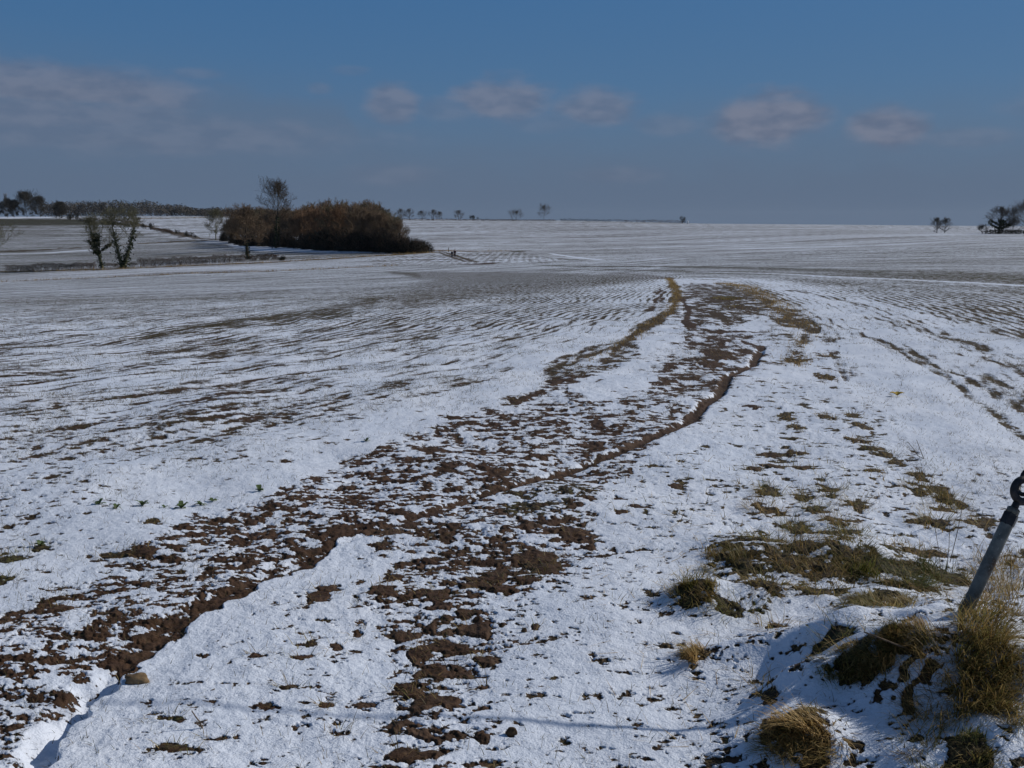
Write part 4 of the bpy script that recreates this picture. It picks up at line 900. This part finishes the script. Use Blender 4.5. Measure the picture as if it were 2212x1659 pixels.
hedge([(12, 589), (100, 585), (207, 580)], 'trimmed bare hedge with light gaps, left of the two ivy trees', 1.6, 1.2, 1150, M_HEDGE, 601)
hedge([(229, 579), (258, 578)], 'thin gappy scrap of hedge between the trunks of the two ivy trees', 1.1, 1.0, 700, M_HEDGE, 602)
hedge([(272, 578), (296, 577)], 'low broken hedge remnant just right of the two ivy trees', 1.1, 1.0, 700, M_HEDGE, 603)
hedge([(298, 577), (400, 572), (470, 568), (530, 565)], 'long trimmed bare hedge leading from the ivy trees to the broad crowned tree', 1.9, 1.2, 1150, M_HEDGE, 604)
hedge([(541, 564), (600, 560)], 'short thin hedge right of the broad crowned tree', 1.4, 1.2, 1150, M_HEDGE, 605)
hedge([(170, 478), (220, 481), (280, 490)], 'dark low hedge climbing to the tall upright bush', 1.8, 1.6, 50, M_DARKB, 606, gaps=False, stems=False, size=.32)
hedge([(330, 497), (356, 500), (372, 504)], 'ragged low hedge below the three round bushes', 1.4, 1.4, 50, M_HEDGE, 607, gaps=False, stems=False, size=.3)
def ridge_hedge(us, r, label, h, seed, m, dens=26):
    pts = [proj(*dist_place(u, r)) for u in us]; P = [(u, v + 1.0) for u, v in pts]; hedge(P, label, h, 2.0, dens, m, seed, gaps=False, stems=False, size=.45)
ridge_hedge([868, 900, 960, 1010, 1060, 1200], 845, 'low brown hedge bank under the skyline trees right of the copse', 1.5, 611, M_HEDGE)
ridge_hedge([1208, 1250, 1275, 1320], 835, 'low dark hedge on the skyline right of the lone round tree', 2.2, 612, M_DARKB)
ridge_hedge([1322, 1400, 1470], 800, 'brown hedge running down the skyline to the evergreen bush', 2.6, 613, M_HEDGE)
ridge_hedge([2118, 2160, 2212, 2300], 488, 'dark clipped hedge under the oak at the right edge', 1.7, 614, M_DARKB, dens=80)
# the wood on the left skyline, one dark mass
g = np.random.default_rng(700); C = []
WT_ = [(110, 437), (120, 434), (145, 436), (175, 434), (205, 432), (240, 433), (265, 431), (290, 436), (325, 431), (345, 437), (365, 439), (380, 441), (402, 441), (415, 447), (440, 448), (475, 448), (500, 450), (550, 451), (620, 453), (700, 455), (760, 456)]
for k in range(150):
    u = 108 + (660) * (k + g.random()) / 150; r = g.uniform(1000, 1060); x, y, z = dist_place(u, r); vt = np.interp(u, *zip(*WT_)) + g.uniform(-1.5, 5); H = (proj(x, y, z)[1] - vt) / FOC * y; wd = g.uniform(4, 8)
    n = 260; d = g.normal(size=(n, 3)); d /= np.linalg.norm(d, axis=1, keepdims=True); d *= g.random((n, 1)) ** .35; C.append(np.stack([x + d[:, 0] * wd, y + d[:, 1] * wd, z + H * .5 + d[:, 2] * H * .5], -1))
V, F = leafcloud(g, np.concatenate(C), .75); link('far_wood', mesh_np('far_wood', V, F, M_TWIGB, smooth=False), None, 'long dark leafless wood along the left skyline', 'wood', None, 'stuff')

# ------------------------------------------------------------------ radio mast on the left skyline
M_MAST = simple_mat('mast_steel', (.16, .17, .18), (.24, .25, .26), 3, .5)
x, y, z = dist_place(28, 1010); H = (proj(x, y, z)[1] - 420) / FOC * y
o = empty('radio_mast', (x, y, z), 'thin lattice radio mast with aerials above the trees at the far left', 'mast'); mb = MB()
for a in range(3):
    A = Vector((math.cos(a * 2.094), math.sin(a * 2.094), 0)); B = Vector((math.cos((a + 1) * 2.094), math.sin((a + 1) * 2.094), 0)); mb.add(tube([A * 1.1, A * .45 + Vector((0, 0, H))], .11, 5))
    for k in range(14):
        w0 = 1.1 - .65 * k / 14; w1 = 1.1 - .65 * (k + 1) / 14; mb.add(tube([A * w0 + Vector((0, 0, H * k / 14)), B * w1 + Vector((0, 0, H * (k + 1) / 14))], .05, 4))
link('lattice', mb.mesh('lattice', M_MAST), o)
for dx_, hz in ((1.0, .96), (-1.0, .96), (.9, .78), (-.9, .70)):
    link('aerial', MB().add(tube([(dx_, 0, H * hz - 1.4), (dx_, 0, H * hz + 1.4)], .32, 8)).mesh('aerial', M_MAST), o)
# white post at the end of the skyline hedge, waymark post by the walkers
M_WHITE = simple_mat('white_paint', (.70, .71, .72), (.80, .80, .80), 4, .5); M_WOOD = simple_mat('weathered_wood', (.09, .075, .05), (.18, .15, .10), 9)
x, y, z = dist_place(1481, 790); mb = MB().add(tube([(0, 0, -.2), (0, 0, 1.9), (0, 0, 2.2), (0, 0, 2.3)], [.62, .62, .5, .1], 10)); o = link('marker_post', mb.mesh('marker_post', M_WHITE), None, 'small bright white post at the end of the skyline hedge', 'post'); o.location = (x, y, z)
x, y = unproj(969, 545); z = float(zat(np.array([x]), np.array([y]))[0]); o = empty('waymark_post', (x, y, z), 'short wooden waymark post behind the two walkers', 'post')
link('post', MB().add(tube([(0, 0, -.2), (0, 0, 1.25), (0, 0, 1.32)], [.09, .09, .05], 6)).mesh('post', M_WOOD), o); link('waymark', MB().add(tube([(0, -.10, 1.05), (0, -.125, 1.05)], .075, 12)).mesh('waymark', simple_mat('waymark_green', (.06, .10, .03), (.08, .13, .04), 5)), o)

# ------------------------------------------------------------------ stay rod, its eye, the shackle and wire, and the pole outside the picture
M_STEEL = simple_mat('galvanised_steel', (.095, .10, .095), (.20, .20, .18), 22, .6, .0015, .25)
_t = M_STEEL.node_tree; _q = NB(_t); _b = _t.nodes['Principled BSDF']; _c = _b.inputs['Base Color'].links[0].from_socket
_r = _q.mix(_q.mr(_q.noise(9, 6, .7, None, 3), .52, .66), _c, (.085, .045, .022)); _n = _q.mr(_q.noise(140, 3, .7, None, 5), .62, .7); _t.links.new(_q.mix(_n, _r, (.33, .33, .31)), _b.inputs['Base Color'])
M_IRON = simple_mat('dark_iron', (.022, .022, .026), (.05, .048, .05), 30, .5, .001, .6)
M_WIRE = simple_mat('wire_rope', (.05, .048, .05), (.11, .10, .10), 60, .5, 0, .5)
bx_, by_ = unproj(2086, 1322); bz_ = float(ground(bx_, by_))
def atdepth(u, v, yy):
    dx, dy, dz = ray(u, v); k = yy / dy; return Vector((float(dx * k), yy, EYE + float(dz * k)))
base = Vector((bx_, by_, bz_)); neck = atdepth(2186, 1108, by_ + .06)
ax_ = (neck - base).normalized(); px = 1 / FOC * by_; R0 = 14.5 * px
print('rod base', base, 'neck', neck, 'len', (neck - base).length, 'rad', R0)
o = empty('stay_rod', base, 'thick grey steel stay rod with a ring eye, leaning out of the grassy bank', 'stay rod')
L_ = (neck - base).length
def along_(t, off=(0, 0, 0)): return ax_ * t + Vector(off)
link('tube', MB().add(tube([along_(-.25), along_(0), along_(L_ * .5), along_(L_ - .012), along_(L_)], [R0, R0, R0, R0, R0 * .93], 28)).mesh('tube', M_STEEL), o)
link('nut', MB().add(tube([along_(L_ - .045), along_(L_ - .043), along_(L_ - .004), along_(L_)], [R0 * .98, R0 * 1.16, R0 * 1.16, R0], 6)).mesh('nut', M_IRON, False), o)
link('collar', MB().add(tube([along_(L_ - .002), along_(L_ + .016), along_(L_ + .02)], [R0 * .98, R0 * .96, R0 * .7], 24)).mesh('collar', M_STEEL), o)
eyec = atdepth(2211, 1060, by_ + .075) - base
link('neck', MB().add(tube([along_(L_ + .01), along_(L_ + .03), eyec - (eyec - along_(L_)).normalized() * .028], [R0 * .62, R0 * .55, R0 * .62], 16)).mesh('neck', M_IRON), o)
nv = Vector((.25, -1, .15)).normalized(); e1 = nv.cross(ax_).normalized(); e2 = e1.cross(nv).normalized(); RE = 25.0 * px
link('eye', MB().add(tube([eyec + (e1 * math.cos(a) + e2 * math.sin(a)) * RE for a in np.linspace(0, 2 * math.pi, 40, endpoint=False)], 9.0 * px, 14, closed=True)).mesh('eye', M_IRON), o)
# the wire starts in the eye; its direction is such that its shadow falls where the photograph shows it
P1 = Vector((*unproj(370, 1495), 0)); P2 = Vector((*unproj(1300, 1543), 0)); P1.z = float(ground(P1.x, P1.y)); P2.z = float(ground(P2.x, P2.y))
E = base + eyec
t_ = 0; npl = (P2 - P1).cross(sd).normalized()
# direction in the shadow plane, rising at about 52 degrees to the right
hd = Vector((.62, 0, .92)); hd.y = -(npl.x * hd.x + npl.z * hd.z) / npl.y; hd.normalize()
print('eye', E, 'dist of eye from shadow plane', (E - P1).dot(npl), 'wire dir', hd)
W0 = E + ax_ * 0.006
wire = empty('stay_wire', W0, 'dark twisted wire strands shackled to the ring eye at the right edge', 'wire')
s1 = e2; link('shackle', MB().add(tube([Vector((0, 0, 0)) + nv * math.cos(a) * .030 - nv * 0 + hd * (.010 + math.sin(a) * .032) for a in np.linspace(math.pi * 1.0, 2 * math.pi, 12)] + [nv * .03 + hd * .06, nv * .012 + hd * .10, -nv * .012 + hd * .10, -nv * .03 + hd * .06], .0075, 8, closed=True)).mesh('shackle', M_IRON), wire)
Lw = 9.5
for k in range(3):
    pts = [hd * (.095 + (Lw - .095) * t) + (e1 * math.cos(t * 340 + k * 2.094) + nv * math.sin(t * 340 + k * 2.094)) * .0045 for t in np.linspace(0, 1, 560)]
    link('strand', MB().add(tube(pts, .0052, 5)).mesh('strand', M_WIRE), wire)
# ------------------------------------------------------------------ stone, leaf, weeds, sticks
M_STONE = simple_mat('ochre_stone', (.10, .065, .035), (.24, .16, .085), 30, .8, .002)
def rock(u, v, w, h, label, seed, m=M_STONE, name='stone', rot=0, cat='stone'):
    (x, y) = unproj(u, v); z = float(zat(np.array([x]), np.array([y]))[0]); s = w / FOC * y / 2; hh = h / FOC * y
    import bmesh
    bm = bmesh.new(); bmesh.ops.create_icosphere(bm, subdivisions=4, radius=1); g = random.Random(seed); from mathutils import noise
    for vv in bm.verts:
        c = vv.co.copy(); n_ = noise.noise(c * 1.3 + Vector((seed, 0, 0))) * .34 + noise.noise(c * 4 + Vector((seed, 2, 0))) * .06
        c = Vector((math.copysign(abs(c.x) ** .92, c.x), math.copysign(abs(c.y) ** .95, c.y), math.copysign(abs(c.z) ** .9, c.z))) * (1 + n_); vv.co = Vector((c.x * s, c.y * s * .55, c.z * hh * .55))
    me = bpy.data.meshes.new(name); bm.to_mesh(me); bm.free(); me.materials.append(m); me.polygons.foreach_set('use_smooth', np.full(len(me.polygons), True))
    o = link(name, me, None, label, cat); o.location = (x, y, z + hh * .22); o.rotation_euler.z = rot; return o
rock(296, 1474, 56, 25, 'oblong ochre stone lying on the snow at the edge of the rut', 3, rot=.08)
rock(1132, 1372, 12, 13, 'small dark earth clod alone on clean snow right of the mud', 5, m=simple_mat('clod_earth', (.05, .028, .014), (.10, .06, .03), 40, .9, .002), name='earth_clod', cat='clod')
rock(1105, 1592, 24, 22, 'dark earth clod near the bottom edge, on smooth snow', 8, m=bpy.data.materials['clod_earth'], name='earth_clod', cat='clod')
M_LEAF = simple_mat('yellow_leaf', (.42, .26, .03), (.55, .38, .06), 30, .6); M_WEED = simple_mat('weed_leaf', (.06, .095, .03), (.13, .17, .065), 25, .6)
def leaf_mesh(L, wd, az_, lift, fold=.25, curl=.3, n=6):
    vs = []; fs = []
    for i in range(n + 1):
        t = i / n; w = wd * math.sin(math.pi * min(1, t * .92 + .06)) ** .8; r_ = L * t; zz = lift * math.sin(t * 1.5) * L - curl * t * t * L
        for s in (-1, 0, 1): vs.append(Vector((math.cos(az_) * r_ - math.sin(az_) * s * w, math.sin(az_) * r_ + math.cos(az_) * s * w, zz + abs(s) * w * fold)))
        if i: b0 = 3 * (i - 1); fs += [(b0, b0 + 1, b0 + 4, b0 + 3), (b0 + 1, b0 + 2, b0 + 5, b0 + 4)]
    return vs, fs
x, y = unproj(1938, 857); z = float(zat(np.array([x]), np.array([y]))[0]); mb = MB(); [mb.add(leaf_mesh(.07, .028, a, .5, .4, .2)) for a in (.1, 2.9, 1.6)]
o = link('fallen_leaf', mb.mesh('fallen_leaf', M_LEAF), None, 'crumpled bright yellow leaf on the snow of the right field', 'leaf'); o.location = (x, y, z + .01)
for i, (u, v, n_, sz, lab) in enumerate([(214, 1097, 8, .055, 'leafy green weed with grass beside it, leftmost of the weeds in the snow'), (252, 1108, 6, .05, 'flat dark leafed weed half under snow between the two leftmost upright ones'), (308, 1096, 8, .055, 'upright bright green weed left of the biggest one'),
                                    (355, 1098, 4, .04, 'tiny green weed just left of the biggest one'), (392, 1101, 10, .065, 'biggest green weed with broad leaves near the mud'), (433, 1092, 8, .05, 'dull green weed right of the biggest one'),
                                    (561, 1062, 8, .055, 'green weed nearest the edge of the mud'), (791, 955, 6, .06, 'lone round leafed green weed further up the left field'), (460, 1080, 6, .05, 'pale green weed behind the dull green one'), (88, 1178, 7, .05, 'dark green weed in a bare patch at the left edge')]):
    x, y = unproj(u, v); z = float(zat(np.array([x]), np.array([y]))[0]); g = random.Random(800 + i); o = empty('weed_plant', (x, y, z), lab, 'weed', 'leafy green weeds in the snow')
    for k in range(n_):
        a = k * 2.4 + g.uniform(-.3, .3); link('leaf', MB().add(leaf_mesh(sz * .75 * g.uniform(.6, 1.1), sz * .2, a, g.uniform(.3, 1.1), .2, .25)).mesh('leaf', M_WEED), o)
M_STICK = simple_mat('dead_stem', (.09, .06, .04), (.20, .14, .09), 30, .8)
def stick(pts, rad, label, name='dead_stem', cat='stem'):
    x, y = unproj(*pts[0][0][:2]); z = float(zat(np.array([x]), np.array([y]))[0]); mb = MB()
    for chain in pts:
        Q = [atdepth(c[0], c[1], y + (c[2] if len(c) > 2 else 0)) - Vector((x, y, z)) for c in chain]; mb.add(tube(Q, [rad * (1 - .5 * k / len(Q)) for k in range(len(Q))], 6))
    o = link(name, mb.mesh(name, M_STICK), None, label, cat); o.location = (x, y, z); return o
stick([[(1996, 992), (1988, 972), (1980, 950)], [(1994, 990), (1983, 985), (1972, 968), (1961, 955)]], .0028, 'pair of thin dead stems standing up from the right snowfield')
stick([[(438, 1500), (448, 1495), (464, 1488)]], .003, 'short dark twig lying on the snow right of the ochre stone', 'twig', 'twig')
stick([[(440, 1582), (432, 1560), (424, 1550), (414, 1535)], [(432, 1560), (448, 1555)]], .0026, 'forked thin twig standing crooked in the lower left snow', 'twig', 'twig')
stick([[(2052, 1215), (2068, 1150), (2082, 1078)]], .0019, 'tall straight dry stalk just left of the steel rod')
stick([[(2044, 1240), (2050, 1180), (2052, 1120)], ], .0015, 'thinner dry stalk next to the tall straight one')
stick([[(2035, 1260), (2028, 1190), (2018, 1130)]], .0015, 'dry stalk leaning left, beside the two upright ones')
stick([[(1992, 1405, .05), (1945, 1396), (1900, 1378), (1866, 1365)]], .0042, 'long pale broken stem lying across the snow left of the rod')

# tall grass under the rod
g = np.random.default_rng(900)
def face_grass(uv0, uv1, nb_, L, lab, gn, seed, flow=-1.5, wob=.5):
    g = np.random.default_rng(seed); (u0, v0), (u1, v1) = uv0, uv1; U = g.uniform(u0, u1, nb_); Vv = g.uniform(v0, v1, nb_); gu = np.linspace(u0, u1, 9); gv = np.linspace(v0, v1, 9); G = np.array([[unproj(a, c) for c in gv] for a in gu])
    fi = (U - u0) / (u1 - u0) * 7.999; fj = (Vv - v0) / (v1 - v0) * 7.999; i = fi.astype(int); j = fj.astype(int); a = (fi - i)[:, None]; c = (fj - j)[:, None]
    Q = (G[i, j] * (1 - a) + G[i + 1, j] * a) * (1 - c) + (G[i, j + 1] * (1 - a) + G[i + 1, j + 1] * a) * c; x, y = Q[:, 0], Q[:, 1]; px, py = float(x.mean()), float(y.mean()); pz = float(zat(np.array([px]), np.array([py]))[0])
    p = [blades(x - px, y - py, zat(x, y) - pz - .01, g.uniform(.4, 1.2, nb_) * L, g.uniform(.0016, .0034, nb_), g.uniform(.3, 1.5, nb_), flow + 1.1 * pn(x / .05, y / .05, seed) + g.normal(0, wob * 1.2, nb_), np.clip(g.random(nb_) * .8 + .25 * pn(x / .04, y / .04, seed + 1) + .1, 0, 1), np.clip(g.normal(gn, .3, nb_), 0, 1), 4, 1.0)]
    o = blade_obj('grass_tussock', p, M_BL, label=lab, cat='grass tussock'); o.location = (px, py, pz)
face_grass((2065, 1320), (2175, 1540), 3600, .13, 'tall mixed green and straw grass hanging down the bank below the steel rod', .42, 21)
face_grass((2100, 1200), (2212, 1330), 1100, .14, 'tangle of pale dry grass behind the steel rod at the right edge', .12, 22, flow=1.0, wob=1.2)
face_grass((1960, 1380), (2070, 1560), 750, .10, 'sparse dark straw grass on the shaded bank left of the rod foot', .15, 23, flow=3.0)
face_grass((2170, 1400), (2212, 1600), 600, .08, 'green and brown grass at the right edge below the rod', .5, 24)

# ------------------------------------------------------------------ the two walkers
def walker(u, v, H, label, jacket, trousers, hair, yaw, step, seed):
    x, y = unproj(u, v); z = float(zat(np.array([x]), np.array([y]))[0]); k = H / 1.75
    def skin(name, verts, edges, rads, m, parent):
        me = bpy.data.meshes.new(name); me.from_pydata([tuple(Vector(p) * k) for p in verts], edges, []); o = bpy.data.objects.new(name, me); COL.objects.link(o)
        md = o.modifiers.new('skin', 'SKIN'); md.use_smooth_shade = True; sv = me.skin_vertices[0].data
        for i, r_ in enumerate(rads): sv[i].radius = (r_ * k, r_ * k) if not isinstance(r_, tuple) else (r_[0] * k, r_[1] * k)
        sv[0].use_root = True; o.modifiers.new('sub', 'SUBSURF').levels = 1; o.modifiers['sub'].render_levels = 2; me.materials.append(m); o.parent = parent; return o
    skinm = simple_mat('skin', (.42, .25, .18), (.50, .31, .23), 8, .6)
    Vb = [(0, 0, .96), (0, 0, 1.12), (0, 0, 1.30), (0, 0, 1.44), (0, 0, 1.52), (0, -.01, 1.60), (0, -.02, 1.68), (0, 0, 1.74),
          (.09, 0, .90), (.10, -step, .50), (.10, -step * 1.0, .09), (.10, -step - .14, .03), (-.09, 0, .90), (-.10, step * .6, .49), (-.10, step * 1.5, .12), (-.10, step * 1.5 - .13, .04),
          (.18, 0, 1.42), (.24, step * .5, 1.14), (.23, -.05, .92), (-.18, 0, 1.42), (-.24, -step * .5, 1.14), (-.23, -.14, .93)]
    Eb = [(0, 1), (1, 2), (2, 3), (3, 4), (4, 5), (5, 6), (6, 7), (0, 8), (8, 9), (9, 10), (10, 11), (0, 12), (12, 13), (13, 14), (14, 15), (3, 16), (16, 17), (17, 18), (3, 19), (19, 20), (20, 21)]
    Rb = [.13, .12, .14, .10, .055, .085, .095, .06, .09, .058, .045, .035, .09, .058, .045, .035, .055, .04, .03, .055, .04, .03]
    for s_, wv_, b0 in ((1, 18, None), (-1, 21, None)):
        wx_, wy_, wz_ = Vb[wv_]
        palm = len(Vb); Vb.append((wx_, wy_ - .01, wz_ - .07)); Eb.append((wv_, palm)); Rb.append((.032, .018))
        for f in range(4):
            q0 = len(Vb); ln = (.07, .08, .075, .06)[f]; Vb.append((wx_ - s_ * .004, wy_ + .025 - f * .018, wz_ - .11)); Vb.append((wx_ - s_ * .02, wy_ + .025 - f * .018, wz_ - .11 - ln)); Eb += [(palm, q0), (q0, q0 + 1)]; Rb += [.0085, .007]
        q0 = len(Vb); Vb.append((wx_ - s_ * .02, wy_ - .05, wz_ - .09)); Eb.append((palm, q0)); Rb.append(.009)
    root = empty('person', (x, y, z), label, 'person'); root.rotation_euler.z = yaw
    skin('body', Vb, Eb, Rb, skinm, root)
    Vj = [(0, 0, .92), (0, 0, 1.12), (0, 0, 1.30), (0, 0, 1.44), (.185, 0, 1.42), (.245, step * .5, 1.14), (.235, -.04, .96), (-.185, 0, 1.42), (-.245, -step * .5, 1.14), (-.235, -.12, .97)]
    skin('jacket', Vj, [(0, 1), (1, 2), (2, 3), (3, 4), (4, 5), (5, 6), (3, 7), (7, 8), (8, 9)], [(.19, .14), (.18, .14), (.19, .15), .12, .085, .065, .055, .085, .065, .055], jacket, root)
    Vt = [(0, 0, .98), (.095, 0, .88), (.10, -step, .50), (.10, -step, .13), (-.095, 0, .88), (-.10, step * .6, .49), (-.10, step * 1.5, .16)]
    skin('trousers', Vt, [(0, 1), (1, 2), (2, 3), (0, 4), (4, 5), (5, 6)], [.16, .115, .085, .07, .115, .085, .07], trousers, root)
    skin('hair', [(0, .02, 1.66), (0, .015, 1.72), (0, .0, 1.765)], [(0, 1), (1, 2)], [.095, .108, .075], hair, root)
    for s_ in (1, -1): 
        b_ = Vector(Vb[11 if s_ == 1 else 15]); a_ = Vector(Vb[10 if s_ == 1 else 14]); skin('boot', [tuple(a_ + Vector((0, .02, .04))), tuple(a_ + Vector((0, .02, -.04))), tuple(b_ + Vector((0, -.02, 0)))], [(0, 1), (1, 2)], [.06, .058, .048], M_IRON, root)
    for nm, p_, r_ in (('nose', (0, -.108, 1.635), .016), ('mouth', (0, -.102, 1.592), .012), ('eye', (.035, -.100, 1.665), .010), ('eye', (-.035, -.100, 1.665), .010), ('ear', (.097, 0, 1.645), .02), ('ear', (-.097, 0, 1.645), .02)):
        c = Vector(p_) * k; o = link(nm, MB().add(tube([c - Vector((0, 0, r_ * 1.1)), c - Vector((0, 0, r_ * .6)), c + Vector((0, 0, r_ * .6)), c + Vector((0, 0, r_ * 1.1))], [r_ * .5, r_, r_, r_ * .5], 8)).mesh(nm, skinm if nm in ('nose', 'ear') else M_IRON), root)
    return root
J1 = simple_mat('navy_jacket', (.012, .014, .022), (.025, .028, .04), 9, .8); J2 = simple_mat('maroon_jacket', (.035, .012, .014), (.06, .022, .024), 9, .8); T1 = simple_mat('dark_trousers', (.010, .012, .022), (.02, .024, .04), 9, .8)
H1 = simple_mat('fair_hair', (.30, .20, .11), (.40, .28, .16), 30); H2 = simple_mat('brown_hair', (.05, .03, .018), (.09, .055, .03), 30)
walker(976.5, 558, 1.72, 'fair haired person in dark navy jacket and trousers walking, left one of the two', J1, T1, H1, .15, .12, 1)
walker(982.5, 556.5, 1.86, 'person in dark maroon jacket walking close behind, right and taller of the two', J2, T1, H2, -.1, -.10, 2)

# ------------------------------------------------------------------ thin haze over the far country
hz = bpy.data.meshes.new('haze'); a, z0_, z1_ = 5800, float(ZD.min()) - 1.5, 60.0
hz.from_pydata([(-a, -a, z0_), (a, -a, z0_), (a, a, z0_), (-a, a, z0_), (-a, -a, z1_), (a, -a, z1_), (a, a, z1_), (-a, a, z1_)], [], [(0, 3, 2, 1), (4, 5, 6, 7), (0, 1, 5, 4), (1, 2, 6, 5), (2, 3, 7, 6), (3, 0, 4, 7)])
hm = bpy.data.materials.new('haze'); hm.use_nodes = True; hm.node_tree.nodes.clear(); pv = hm.node_tree.nodes.new('ShaderNodeVolumePrincipled'); ho = hm.node_tree.nodes.new('ShaderNodeOutputMaterial')
pv.inputs['Color'].default_value = (.80, .86, .95, 1); pv.inputs['Density'].default_value = 0.00002; pv.inputs['Anisotropy'].default_value = .2; hm.node_tree.links.new(pv.outputs[0], ho.inputs['Volume']); hz.materials.append(hm)
link('haze', hz, kind='stuff')
